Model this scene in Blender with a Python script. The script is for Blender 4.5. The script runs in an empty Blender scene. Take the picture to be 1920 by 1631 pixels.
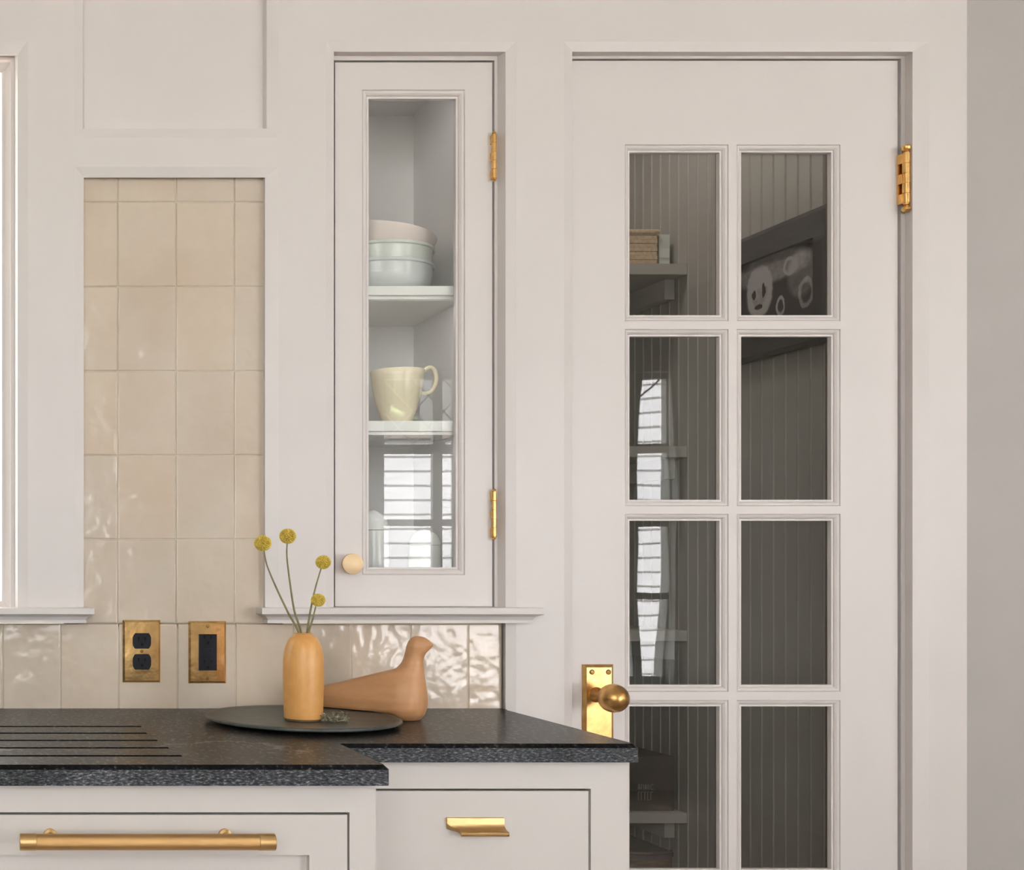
import bpy, bmesh, math, random
from mathutils import Vector, Matrix

random.seed(7)
SC = bpy.context.scene
COL = SC.collection
PI = math.pi

# ------------------------------------------------------------------ camera
D = 2.25                       # distance camera - tile plane (y = 0); 1 px = 1 mm there
CX, CZ = -0.076, 1.181
cam_d = bpy.data.cameras.new('camera')
cam = bpy.data.objects.new('camera', cam_d)
COL.objects.link(cam)
cam.location = (CX, -D, CZ)
cam.rotation_euler = (PI / 2, 0, 0)
cam_d.sensor_width = 36
cam_d.lens = 36 * 2250 / 1920
cam_d.shift_x = (960 + 76) / 1920
cam_d.shift_y = (1061 - 815.5) / 1920
cam_d.clip_start = 0.05
SC.camera = cam

# ------------------------------------------------------------------ sky, sun, portals, exposure
world = bpy.data.worlds.new('world')
SC.world = world
world.use_nodes = True
wn = world.node_tree.nodes
wn['Background'].inputs[0].default_value = (0.965, 0.992, 0.985, 1)
wn['Background'].inputs[1].default_value = 6.4
sun_d = bpy.data.lights.new('sun', 'SUN')
sun_d.energy = 100
sun_d.color = (1.0, 0.97, 0.96)
sun_d.angle = math.radians(4)
sun = bpy.data.objects.new('sun', sun_d)
COL.objects.link(sun)
sun.rotation_euler = Vector((0.25, 1.0, 1.1)).to_track_quat('Z', 'Y').to_euler()
SC.view_settings.view_transform = 'Standard'
SC.view_settings.look = 'None'
SC.view_settings.gamma = 1
SC.view_settings.use_curve_mapping = False
SC.view_settings.exposure = 0.0
SC.cycles.use_denoising = True
SC.cycles.max_bounces = 14
SC.cycles.transparent_max_bounces = 24
SC.cycles.sample_clamp_indirect = 12


def portal(name, loc, normal, sx, sy):
    d = bpy.data.lights.new(name, 'AREA')
    d.shape = 'RECTANGLE'
    d.size, d.size_y = sx, sy
    d.cycles.is_portal = True
    o = bpy.data.objects.new(name, d)
    COL.objects.link(o)
    o.location = loc
    o.rotation_euler = (-Vector(normal)).to_track_quat('Z', 'Y').to_euler()


# room extents
XL_R, XR_R, YB_R, ZC = -2.2, 3.69, -4.0, 2.75
portal('window_portal', (-0.44, 0.10, 1.6), (0, -1, 0), 0.92, 1.0)
portal('window_portal', (2.85, -4.05, 1.4), (0, 1, 0), 1.55, 1.75)
portal('window_portal', (-0.75, -4.05, 1.8), (0, 1, 0), 2.4, 1.7)
portal('window_portal', (3.79, -2.22, 1.8), (-1, 0, 0), .75, 1.7)


# ------------------------------------------------------------------ helpers
def P(px, py, Y=0.0):
    s = (D + Y) / 2250.0
    return (CX + (px + 76) * s, CZ + (1061 - py) * s)


def PX(px, Y=0.0):
    return P(px, 0, Y)[0]


def PZ(py, Y=0.0):
    return P(0, py, Y)[1]


class MB:
    def __init__(self):
        self.v, self.f, self.m = [], [], []

    def face(self, pts, mi=0):
        i = len(self.v)
        self.v += [tuple(p) for p in pts]
        self.f.append(tuple(range(i, i + len(pts))))
        self.m.append(mi)
        return self

    def add(self, verts, faces, mi=0):
        i = len(self.v)
        self.v += [tuple(p) for p in verts]
        for f in faces:
            self.f.append(tuple(k + i for k in f))
            self.m.append(mi)
        return self

    def box(self, x0, x1, y0, y1, z0, z1, mi=0, bev=0.0):
        if x0 > x1: x0, x1 = x1, x0
        if y0 > y1: y0, y1 = y1, y0
        if z0 > z1: z0, z1 = z1, z0
        if bev > 0:
            bm = bmesh.new()
            bmesh.ops.create_cube(bm, size=1)
            for v in bm.verts:
                v.co = Vector(((x0 + x1) / 2 + v.co.x * (x1 - x0), (y0 + y1) / 2 + v.co.y * (y1 - y0),
                               (z0 + z1) / 2 + v.co.z * (z1 - z0)))
            bmesh.ops.bevel(bm, geom=bm.edges[:], offset=bev, segments=2, affect='EDGES', profile=0.6)
            bm.verts.index_update()
            self.add([v.co[:] for v in bm.verts], [[v.index for v in f.verts] for f in bm.faces], mi)
            bm.free()
            return self
        vs = [(x0, y0, z0), (x1, y0, z0), (x1, y1, z0), (x0, y1, z0), (x0, y0, z1), (x1, y0, z1), (x1, y1, z1), (x0, y1, z1)]
        fs = [(0, 3, 2, 1), (4, 5, 6, 7), (0, 1, 5, 4), (1, 2, 6, 5), (2, 3, 7, 6), (3, 0, 4, 7)]
        return self.add(vs, fs, mi)

    def rects(self, rs, sides='LRTB', mi=0):
        """mitred frame sides lofted through a list of rectangles (xl, xr, zb, zt, y)"""
        for a, b in zip(rs, rs[1:]):
            ca = [(a[0], a[4], a[2]), (a[1], a[4], a[2]), (a[1], a[4], a[3]), (a[0], a[4], a[3])]
            cb = [(b[0], b[4], b[2]), (b[1], b[4], b[2]), (b[1], b[4], b[3]), (b[0], b[4], b[3])]
            for k, s in enumerate('BRTL'):
                if s in sides:
                    n = (k + 1) % 4
                    self.face([ca[k], ca[n], cb[n], cb[k]], mi)
        return self

    def lathe(self, prof, c=(0, 0, 0), axis='Z', n=48, mi=0):
        """prof: (radius, height) pairs"""
        vs, fs = [], []
        for r, h in prof:
            for k in range(n):
                a = 2 * PI * k / n
                u, w = r * math.cos(a), r * math.sin(a)
                if axis == 'Z': p = (c[0] + u, c[1] + w, c[2] + h)
                elif axis == 'Y': p = (c[0] + u, c[1] + h, c[2] + w)
                else: p = (c[0] + h, c[1] + u, c[2] + w)
                vs.append(p)
        for i in range(len(prof) - 1):
            for k in range(n):
                a, b = i * n + k, i * n + (k + 1) % n
                fs.append((a, b, b + n, a + n) if axis != 'Y' else (a, a + n, b + n, b))
        if prof[0][0] > 1e-5: fs.append(tuple(reversed(range(n))))
        if prof[-1][0] > 1e-5: fs.append(tuple(range((len(prof) - 1) * n, len(prof) * n)))
        return self.add(vs, fs, mi)

    def tube(self, pts, rad, n=10, mi=0, closed=False):
        pts = [Vector(p) for p in pts]
        rad = rad if isinstance(rad, (list, tuple)) else [rad] * len(pts)
        vs, fs = [], []
        prev = None
        for i, p in enumerate(pts):
            if closed:
                t = (pts[(i + 1) % len(pts)] - pts[i - 1]).normalized()
            else:
                t = (pts[min(i + 1, len(pts) - 1)] - pts[max(i - 1, 0)]).normalized()
            if prev is None:
                ref = Vector((0, 1, 0)) if abs(t.y) < 0.9 else Vector((1, 0, 0))
                u = t.cross(ref).normalized()
            else:
                u = (prev - t * prev.dot(t)).normalized()
            prev = u
            w = t.cross(u)
            for k in range(n):
                a = 2 * PI * k / n
                vs.append((p + (u * math.cos(a) + w * math.sin(a)) * rad[i])[:])
        m = len(pts)
        for i in range(m if closed else m - 1):
            for k in range(n):
                a, b = i * n + k, i * n + (k + 1) % n
                c, d = ((i + 1) % m) * n + (k + 1) % n, ((i + 1) % m) * n + k
                fs.append((a, b, c, d))
        if not closed:
            fs.append(tuple(reversed(range(n))))
            fs.append(tuple(range((m - 1) * n, m * n)))
        return self.add(vs, fs, mi)

    def extrude(self, prof, x0, x1, mi=0, axis='X'):
        """closed profile (a, b) extruded along axis: X -> (x, a, b); Z -> (a, b, z)"""
        n = len(prof)
        g = (lambda t, p: (t, p[0], p[1])) if axis == 'X' else (lambda t, p: (p[0], p[1], t))
        vs = [g(x0, p) for p in prof] + [g(x1, p) for p in prof]
        fs = [(i, (i + 1) % n, (i + 1) % n + n, i + n) for i in range(n)]
        fs += [tuple(reversed(range(n))), tuple(range(n, 2 * n))]
        return self.add(vs, fs, mi)

    def build(self, name, mats, parent=None, smooth=False, fix=True, origin=None, merge=False):
        me = bpy.data.meshes.new(name)
        xs, ys, zs = zip(*self.v)
        if origin is None:
            origin = ((min(xs) + max(xs)) / 2, (min(ys) + max(ys)) / 2, min(zs))
        o0 = Vector(origin)
        me.from_pydata([(Vector(p) - o0)[:] for p in self.v], [], self.f)
        if not isinstance(mats, (list, tuple)): mats = [mats]
        for m in mats: me.materials.append(m)
        for p, mi in zip(me.polygons, self.m): p.material_index = mi
        if fix or merge:
            bm = bmesh.new(); bm.from_mesh(me)
            if merge: bmesh.ops.remove_doubles(bm, verts=bm.verts, dist=1e-5)
            if fix: bmesh.ops.recalc_face_normals(bm, faces=bm.faces)
            bm.to_mesh(me); bm.free()
        if smooth:
            for p in me.polygons: p.use_smooth = True
            try: me.set_sharp_from_angle(angle=math.radians(38))
            except Exception: pass
        o = bpy.data.objects.new(name, me)
        COL.objects.link(o)
        place(o, o0, parent)
        return o


def wloc(o):
    v = Vector(o.location)
    while o.parent:
        o = o.parent
        v = v + Vector(o.location)
    return v


def place(o, w, parent=None):
    if parent is not None:
        o.parent = parent
        o.location = Vector(w) - wloc(parent)
    else:
        o.location = w


def tag(o, label, cat=None, group=None, kind=None):
    o['label'] = label
    if cat: o['category'] = cat
    if group: o['group'] = group
    if kind: o['kind'] = kind
    return o


def thing(name, loc, label, cat, group=None, kind=None):
    o = bpy.data.objects.new(name, None)
    COL.objects.link(o)
    o.empty_display_size = 0.03
    o.location = loc
    return tag(o, label, cat, group, kind)


def struct(o, label=None):
    o['kind'] = 'structure'
    if label: o['label'] = label
    return o


# ------------------------------------------------------------------ materials
def srgb(r, g, b):
    f = lambda c: (c / 255 / 12.92) if c / 255 <= 0.04045 else ((c / 255 + 0.055) / 1.055) ** 2.4
    return (f(r), f(g), f(b), 1)


def new_mat(name):
    m = bpy.data.materials.new(name)
    m.use_nodes = True
    nt = m.node_tree
    return m, nt, nt.nodes['Principled BSDF']


def node(nt, typ, **kw):
    n = nt.nodes.new(typ)
    for k, v in kw.items():
        if k in n.inputs: n.inputs[k].default_value = v
        else: setattr(n, k, v)
    return n


def noise_of(nt, scale, detail=4, rough=0.6, stretch=None, rot=None, world_pos=True):
    src = node(nt, 'ShaderNodeNewGeometry').outputs['Position'] if world_pos else node(nt, 'ShaderNodeTexCoord').outputs['Object']
    if stretch or rot:
        mp = node(nt, 'ShaderNodeMapping')
        if stretch: mp.inputs['Scale'].default_value = stretch
        if rot: mp.inputs['Rotation'].default_value = rot
        nt.links.new(src, mp.inputs[0]); src = mp.outputs[0]
    n = node(nt, 'ShaderNodeTexNoise')
    n.inputs['Scale'].default_value = scale
    n.inputs['Detail'].default_value = detail
    n.inputs['Roughness'].default_value = rough
    nt.links.new(src, n.inputs['Vector'])
    return n


def ramp(nt, src, stops):
    r = node(nt, 'ShaderNodeValToRGB')
    e = r.color_ramp.elements
    while len(e) < len(stops): e.new(0.5)
    for k, (p, c) in enumerate(stops):
        e[k].position = p
        e[k].color = c if len(c) == 4 else (*c, 1)
    nt.links.new(src, r.inputs[0])
    return r


def add_bump(nt, bs, height, strength, dist):
    b = node(nt, 'ShaderNodeBump')
    b.inputs['Strength'].default_value = strength
    b.inputs['Distance'].default_value = dist
    nt.links.new(height, b.inputs['Height'])
    nt.links.new(b.outputs[0], bs.inputs['Normal'])
    return b


def mix_mat(name, c1, c2, scale, rough=0.5, metallic=0.0, bump=0.0, bdist=0.001, bscale=None, detail=4,
            stretch=None, rot=None, world_pos=True, lo=0.35, hi=0.65, coat=0.0):
    m, nt, bs = new_mat(name)
    n = noise_of(nt, scale, detail, stretch=stretch, rot=rot, world_pos=world_pos)
    r = ramp(nt, n.outputs[0], [(lo, c1), (hi, c2)])
    nt.links.new(r.outputs[0], bs.inputs['Base Color'])
    bs.inputs['Roughness'].default_value = rough
    bs.inputs['Metallic'].default_value = metallic
    bs.inputs['Coat Weight'].default_value = coat
    if bump:
        n2 = noise_of(nt, bscale or scale, detail, stretch=stretch, rot=rot, world_pos=world_pos)
        add_bump(nt, bs, n2.outputs[0], bump, bdist)
    return m


M = {}
M['trim'] = mix_mat('trim_paint', (0.695, 0.643, 0.625), (0.715, 0.663, 0.645), 2.0, rough=0.42, bump=0.08, bscale=240, bdist=0.0006)
M['cab'] = mix_mat('cabinet_paint', (0.650, 0.605, 0.575), (0.67, 0.625, 0.595), 2.0, rough=0.42, bump=0.08, bscale=240, bdist=0.0006)
M['white'] = mix_mat('white_shelf_paint', (0.88, 0.87, 0.85), (0.90, 0.89, 0.87), 3.0, rough=0.4)
M['interior'] = mix_mat('cupboard_interior_paint', (0.80, 0.775, 0.765), (0.82, 0.795, 0.785), 3.0, rough=0.5)
M['grey'] = mix_mat('grey_wall_paint', (0.395, 0.365, 0.345), (0.415, 0.385, 0.363), 3.0, rough=0.7, bump=0.15, bscale=160, bdist=0.001)
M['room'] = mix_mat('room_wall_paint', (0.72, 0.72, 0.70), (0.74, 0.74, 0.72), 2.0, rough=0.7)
M['dark_room'] = mix_mat('wall_paint_with_shade', (0.34, 0.33, 0.29), (0.36, 0.35, 0.31), 2.0, rough=0.7)  # wall colour darkened to stand in for shade on the right wall
M['ceiling'] = mix_mat('ceiling_paint', (0.80, 0.79, 0.77), (0.82, 0.81, 0.79), 2.0, rough=0.8)
M['floor'] = mix_mat('oak_floor', (0.22, 0.175, 0.14), (0.30, 0.24, 0.19), 3.0, rough=0.4, stretch=(1, 12, 1))
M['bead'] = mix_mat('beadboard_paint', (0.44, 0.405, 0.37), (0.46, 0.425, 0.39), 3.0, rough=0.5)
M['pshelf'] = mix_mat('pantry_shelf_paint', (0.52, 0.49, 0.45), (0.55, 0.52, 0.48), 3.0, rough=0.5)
M['gap'] = mix_mat('gap_shade_paint', (0.03, 0.024, 0.02), (0.035, 0.028, 0.024), 3.0, rough=0.8)  # near-black colour standing in for shade in gaps and rebates
M['grout'] = mix_mat('grout', (0.56, 0.50, 0.40), (0.64, 0.58, 0.47), 60, rough=0.85, bump=0.3, bscale=300)
M['siding'] = mix_mat('white_siding', (0.82, 0.82, 0.86), (0.86, 0.86, 0.90), 1.0, rough=0.6)
M['sash'] = mix_mat('window_sash_paint', (0.80, 0.80, 0.79), (0.83, 0.83, 0.82), 2.0, rough=0.5)
M['foliage'] = mix_mat('tree_leaves', (0.03, 0.06, 0.015), (0.09, 0.14, 0.04), 3.0, rough=0.7)
M['ground'] = mix_mat('garden_ground', (0.12, 0.12, 0.09), (0.2, 0.19, 0.15), 3.0, rough=0.9)
M['black_plastic'] = mix_mat('black_plastic', (0.012, 0.012, 0.016), (0.018, 0.018, 0.022), 8, rough=0.32)
M['slot'] = mix_mat('slot_black', (0.003, 0.003, 0.003), (0.005, 0.005, 0.005), 8, rough=0.6)
M['knob_wood'] = mix_mat('pale_satin_brass', (0.80, 0.58, 0.34), (0.84, 0.62, 0.38), 60, rough=0.5, metallic=0.25, stretch=(1, 1, 14))
M['vase'] = mix_mat('ochre_glaze', (0.57, 0.275, 0.072), (0.69, 0.355, 0.110), 28, rough=0.36, bump=0.25, bscale=260, bdist=0.0012, detail=6, lo=0.3, hi=0.7)
M['vase_foot'] = mix_mat('raw_clay_foot', (0.10, 0.06, 0.03), (0.15, 0.09, 0.05), 50, rough=0.8)
M['bird'] = mix_mat('turned_wood', (0.47, 0.238, 0.102), (0.51, 0.262, 0.118), 14, rough=0.5, stretch=(0.7, 4, 9), bump=0.05, bscale=120)
M['tray'] = mix_mat('green_slate', (0.040, 0.045, 0.040), (0.070, 0.076, 0.068), 30, rough=0.38, bump=0.25, bscale=90, bdist=0.001, detail=8)
M['stem'] = mix_mat('dried_stem', (0.16, 0.14, 0.06), (0.24, 0.19, 0.09), 90, rough=0.7)
M['flower'] = mix_mat('billy_button_yellow', (0.50, 0.34, 0.035), (0.80, 0.60, 0.12), 160, rough=0.7)
M['herb'] = mix_mat('dried_herb', (0.10, 0.10, 0.065), (0.50, 0.48, 0.34), 130, rough=0.8)
M['pink'] = mix_mat('blush_glaze', (0.88, 0.77, 0.73), (0.90, 0.79, 0.75), 10, rough=0.22)
M['celadon'] = mix_mat('pale_celadon_glaze', (0.72, 0.745, 0.70), (0.76, 0.785, 0.74), 10, rough=0.22)
M['palegrey'] = mix_mat('pale_grey_glaze', (0.70, 0.72, 0.72), (0.76, 0.775, 0.78), 10, rough=0.22)
M['cream'] = mix_mat('cream_glaze', (0.88, 0.78, 0.58), (0.92, 0.83, 0.64), 40, rough=0.25)
M['porcelain'] = mix_mat('white_porcelain', (0.82, 0.82, 0.80), (0.86, 0.86, 0.84), 10, rough=0.2)
M['wicker'] = mix_mat('tan_wicker', (0.58, 0.43, 0.28), (0.74, 0.57, 0.39), 120, rough=0.75, bump=0.3, bscale=160, bdist=0.002)
M['wood'] = mix_mat('brown_wood', (0.12, 0.065, 0.03), (0.22, 0.13, 0.07), 18, rough=0.5, stretch=(1, 1, 6))
M['carton'] = mix_mat('brown_carton', (0.10, 0.08, 0.065), (0.13, 0.10, 0.085), 12, rough=0.7)
M['print'] = mix_mat('pale_print', (0.34, 0.32, 0.30), (0.38, 0.36, 0.34), 30, rough=0.7)
M['black_frame'] = mix_mat('black_picture_frame', (0.060, 0.045, 0.045), (0.075, 0.058, 0.058), 20, rough=0.8)


def brass(name, c1, c2, rough, scale=30, lo=0.3, hi=0.75, bump=0.05, stretch=None, rough2=None, bdist=0.0005, bscale=60):
    m, nt, bs = new_mat(name)
    n = noise_of(nt, scale, 6, stretch=stretch)
    r = ramp(nt, n.outputs[0], [(lo, c1), (hi, c2)])
    nt.links.new(r.outputs[0], bs.inputs['Base Color'])
    bs.inputs['Metallic'].default_value = 1.0
    mr = node(nt, 'ShaderNodeMapRange')
    mr.inputs['To Min'].default_value = rough2 if rough2 else rough + 0.18
    mr.inputs['To Max'].default_value = rough
    nt.links.new(n.outputs[0], mr.inputs['Value'])
    nt.links.new(mr.outputs[0], bs.inputs['Roughness'])
    if bump:
        n2 = noise_of(nt, bscale, 3)
        add_bump(nt, bs, n2.outputs[0], bump, bdist)
    return m


M['brass'] = brass('aged_brass', (0.36, 0.18, 0.055), (0.80, 0.50, 0.20), 0.22, 26)
M['brass_plate'] = brass('unlacquered_brass_plate', (0.58, 0.33, 0.12), (0.98, 0.66, 0.31), 0.10, 24, bump=0.8, bdist=0.0012, bscale=22)
M['brass_hinge'] = brass('polished_brass', (0.66, 0.38, 0.13), (0.86, 0.55, 0.22), 0.22, 50)
M['brass_satin'] = brass('satin_brass', (0.62, 0.40, 0.18), (0.68, 0.45, 0.21), 0.33, 60, bump=0)
M['brass_dark'] = brass('tarnished_brass', (0.14, 0.08, 0.03), (0.3, 0.17, 0.06), 0.35, 40)


for k_, v_ in (('black_plastic', .15), ('slot', .1), ('tray', .25)):
    M[k_].node_tree.nodes['Principled BSDF'].inputs['Specular IOR Level'].default_value = v_


def knurl_mat():
    m, nt, bs = new_mat('knurled_brass')
    bs.inputs['Base Color'].default_value = (0.60, 0.37, 0.16, 1)
    bs.inputs['Metallic'].default_value = 1
    bs.inputs['Roughness'].default_value = 0.42
    tc = node(nt, 'ShaderNodeTexCoord')
    last = None
    for a in (0.8, -0.8):
        mp = node(nt, 'ShaderNodeMapping')
        mp.inputs['Rotation'].default_value = (0, a, 0)
        w = node(nt, 'ShaderNodeTexWave')
        w.inputs['Scale'].default_value = 420
        nt.links.new(tc.outputs['Object'], mp.inputs[0])
        nt.links.new(mp.outputs[0], w.inputs[0])
        if last is None: last = w
        else:
            ad = node(nt, 'ShaderNodeMath', operation='ADD')
            nt.links.new(last.outputs['Fac'], ad.inputs[0])
            nt.links.new(w.outputs['Fac'], ad.inputs[1])
            add_bump(nt, bs, ad.outputs[0], 0.35, 0.0004)
    return m


M['knurl'] = knurl_mat()


def tile_mat():
    m, nt, bs = new_mat('handmade_cream_tile')
    n = noise_of(nt, 5.5, 5)
    r = ramp(nt, n.outputs[0], [(0.34, (0.570, 0.468, 0.372)), (0.66, (0.630, 0.540, 0.448))])
    oi = node(nt, 'ShaderNodeObjectInfo')
    hv = node(nt, 'ShaderNodeHueSaturation')
    mr = node(nt, 'ShaderNodeMapRange')
    mr.inputs['To Min'].default_value = 0.97; mr.inputs['To Max'].default_value = 1.03
    nt.links.new(oi.outputs['Random'], mr.inputs['Value'])
    nt.links.new(mr.outputs[0], hv.inputs['Value'])
    mr2 = node(nt, 'ShaderNodeMapRange')
    mr2.inputs['To Min'].default_value = 0.93; mr2.inputs['To Max'].default_value = 1.08
    nt.links.new(oi.outputs['Random'], mr2.inputs['Value'])
    nt.links.new(mr2.outputs[0], hv.inputs['Saturation'])
    nt.links.new(r.outputs[0], hv.inputs['Color'])
    nt.links.new(hv.outputs[0], bs.inputs['Base Color'])
    bs.inputs['Roughness'].default_value = 0.12
    bs.inputs['IOR'].default_value = 1.5
    n1 = noise_of(nt, 16, 2)
    n2 = noise_of(nt, 32, 2)
    ad = node(nt, 'ShaderNodeMath', operation='MULTIPLY_ADD')
    nt.links.new(n2.outputs[0], ad.inputs[0]); ad.inputs[1].default_value = 0.30
    nt.links.new(n1.outputs[0], ad.inputs[2])
    add_bump(nt, bs, ad.outputs[0], 0.5, 0.005)
    return m


M['tile'] = tile_mat()


def stone_mat(name, rough, dark, mid, fleck, lo, hi, stretch, rot, scale=150, veins=True, bump=0.2):
    m, nt, bs = new_mat(name)
    n1 = noise_of(nt, scale, 5, 0.65, stretch=stretch, rot=rot)
    r1 = ramp(nt, n1.outputs[0], [(lo, dark), ((lo + hi) / 2, mid), (hi, fleck)])
    n2 = noise_of(nt, 7, 5, 0.6)
    r2 = ramp(nt, n2.outputs[0], [(0.35, (0.65, 0.65, 0.65)), (0.7, (1.25, 1.25, 1.25))])
    mx = node(nt, 'ShaderNodeMix', data_type='RGBA', blend_type='MULTIPLY')
    mx.inputs[0].default_value = 1
    nt.links.new(r1.outputs[0], mx.inputs[6]); nt.links.new(r2.outputs[0], mx.inputs[7])
    out = mx.outputs[2]
    if veins:
        n3 = noise_of(nt, 2.6, 6, 0.55, rot=(0, 0, 0.6))
        r3 = ramp(nt, n3.outputs[0], [(0.492, (0, 0, 0)), (0.5, (1, 1, 1)), (0.508, (0, 0, 0))])
        n4 = noise_of(nt, 2.3, 2, 0.5)
        r4 = ramp(nt, n4.outputs[0], [(0.53, (0, 0, 0)), (0.63, (0.75, 0.75, 0.75))])
        ml = node(nt, 'ShaderNodeMath', operation='MULTIPLY')
        nt.links.new(r3.outputs[0], ml.inputs[0]); nt.links.new(r4.outputs[0], ml.inputs[1])
        mv = node(nt, 'ShaderNodeMix', data_type='RGBA')
        nt.links.new(ml.outputs[0], mv.inputs[0])
        nt.links.new(out, mv.inputs[6]); mv.inputs[7].default_value = (0.30, 0.28, 0.25, 1)
        out = mv.outputs[2]
    nt.links.new(out, bs.inputs['Base Color'])
    bs.inputs['Roughness'].default_value = rough
    bs.inputs['Specular IOR Level'].default_value = 0.10
    add_bump(nt, bs, n1.outputs[0], bump, 0.0006)
    return m


M['stone_top'] = stone_mat('leathered_stone_top', 0.33, (0.014, 0.013, 0.012), (0.032, 0.029, 0.026), (0.20, 0.185, 0.165), 0.42, 0.68,
                           (1.0, 0.5, 1), (0, 0, 0.7), 150, True, 0.25)
M['stone_edge'] = stone_mat('speckled_stone_edge', 0.5, (0.018, 0.019, 0.022), (0.075, 0.078, 0.085), (0.36, 0.36, 0.37), 0.38, 0.72,
                            (0.5, 1, 1.4), (0, 0.75, 0), 330, False, 0.4)
M['stone_dark'] = stone_mat('dark_stone_arris', 0.2, (0.005, 0.005, 0.006), (0.012, 0.012, 0.012), (0.12, 0.12, 0.12), 0.42, 0.75,
                            (1, 1, 1), (0, 0.75, 0), 150, False, 0.3)


def glass_mat(name, wave=0.0, tint=(0.995, 1.0, 0.995)):
    m, nt, bs = new_mat(name)
    nt.nodes.remove(bs)
    out = nt.nodes['Material Output']
    tr = node(nt, 'ShaderNodeBsdfTransparent'); tr.inputs[0].default_value = (*tint, 1)
    gl = node(nt, 'ShaderNodeBsdfGlossy'); gl.inputs['Roughness'].default_value = 0.0
    geo = node(nt, 'ShaderNodeNewGeometry')
    mr = node(nt, 'ShaderNodeMapRange')
    mr.inputs['To Min'].default_value = 1.5; mr.inputs['To Max'].default_value = 1 / 1.5
    nt.links.new(geo.outputs['Backfacing'], mr.inputs['Value'])
    fr = node(nt, 'ShaderNodeFresnel')
    nt.links.new(mr.outputs[0], fr.inputs['IOR'])
    if wave:
        n = noise_of(nt, 6.0, 0.5, 0.4, stretch=(2.0, 1, 0.7))
        b = node(nt, 'ShaderNodeBump')
        b.inputs['Strength'].default_value = wave
        b.inputs['Distance'].default_value = 0.01
        nt.links.new(n.outputs[0], b.inputs['Height'])
        nt.links.new(b.outputs[0], gl.inputs['Normal'])
    mx = node(nt, 'ShaderNodeMixShader')
    nt.links.new(fr.outputs[0], mx.inputs[0])
    nt.links.new(tr.outputs[0], mx.inputs[1]); nt.links.new(gl.outputs[0], mx.inputs[2])
    nt.links.new(mx.outputs[0], out.inputs[0])
    return m


M['glass'] = glass_mat('clear_glass', 0.0)
M['old_glass'] = glass_mat('wavy_old_glass', 0.028)


def art_mat():
    """flat print: pale chalky ovals with dark marks on a dark sheet, drawn in the sheet's own coordinates"""
    m, nt, bs = new_mat('chalk_drawing_print')
    tc = node(nt, 'ShaderNodeTexCoord')
    nz = noise_of(nt, 22, 6, 0.7, world_pos=False)
    nb = noise_of(nt, 30, 4, 0.6, world_pos=False)
    mxv = node(nt, 'ShaderNodeMix', data_type='RGBA', blend_type='LINEAR_LIGHT')
    mxv.inputs[0].default_value = 0.008
    nt.links.new(tc.outputs['Object'], mxv.inputs[6]); nt.links.new(nb.outputs['Color'], mxv.inputs[7])
    total = None

    def oval(cy, cz, ry, rz, ring, amp):
        nonlocal total
        mp = node(nt, 'ShaderNodeMapping')
        mp.inputs['Location'].default_value = (0, -cy / ry, -cz / rz)
        mp.inputs['Scale'].default_value = (0.0001, 1 / ry, 1 / rz)
        nt.links.new(mxv.outputs[2], mp.inputs[0])
        ln = node(nt, 'ShaderNodeVectorMath', operation='LENGTH')
        nt.links.new(mp.outputs[0], ln.inputs[0])
        if ring:
            st = [(0.55, (0, 0, 0)), (0.72, (1, 1, 1)), (0.9, (1, 1, 1)), (1.0, (0, 0, 0))]
        else:
            st = [(0.75, (1, 1, 1)), (1.0, (0, 0, 0))]
        r = ramp(nt, ln.outputs['Value'], st)
        ml = node(nt, 'ShaderNodeMath', operation='MULTIPLY'); ml.inputs[1].default_value = amp
        nt.links.new(r.outputs[0], ml.inputs[0])
        if total is None: total = ml
        else:
            ad = node(nt, 'ShaderNodeMath', operation='ADD')
            nt.links.new(total.outputs[0], ad.inputs[0]); nt.links.new(ml.outputs[0], ad.inputs[1])
            total = ad
    # +y is deeper, i.e. left in the picture
    oval(0.060, 0.128, 0.050, 0.066, False, 0.75)
    oval(0.060, 0.128, 0.046, 0.063, True, 0.5)
    oval(-0.011, 0.080, 0.015, 0.024, True, 0.9)
    oval(-0.041, 0.164, 0.020, 0.022, True, 0.6)
    oval(-0.095, 0.093, 0.026, 0.036, True, 0.5)
    oval(0.081, 0.125, 0.007, 0.012, False, -1.3)
    oval(0.045, 0.130, 0.006, 0.020, False, -1.1)
    oval(0.064, 0.092, 0.016, 0.007, False, -1.2)
    oval(0.02, 0.175, 0.15, 0.04, False, 0.5)
    oval(-0.08, 0.14, 0.05, 0.06, False, 0.35)
    ml = node(nt, 'ShaderNodeMath', operation='MULTIPLY')
    nt.links.new(total.outputs[0], ml.inputs[0]); nt.links.new(nz.outputs[0], ml.inputs[1])
    r = ramp(nt, ml.outputs[0], [(0.0, (0.07, 0.055, 0.057)), (0.12, (0.15, 0.125, 0.125)), (0.45, (0.50, 0.45, 0.45))])
    nt.links.new(r.outputs[0], bs.inputs['Base Color'])
    bs.inputs['Roughness'].default_value = 0.7
    return m


M['art'] = art_mat()

# ------------------------------------------------------------------ the panelled wall
YC, YB = -0.020, -0.014          # casing face, inner line of the eased bevel
YD = 0.006                       # face of beads and doors
YT = -0.001                      # face of the tiles


def R(l, r, t, b, Y):
    return (PX(l, Y), PX(r, Y), PZ(b, Y), PZ(t, Y), Y)


XFAR = PX(1813, YC)
outer = {
    'A': R(139, 523, -400, 258, YC), 'B': R(141, 523, 313, 1150, YC), 'C': R(612, 968, 78, 1150, YC),
    'D': R(1058, 1742, 78, 2242, YC), 'E': R(-930, 52, 76, 1150, YC), 'S': R(-2400, 968, 1150, 1345, YC)}


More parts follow.
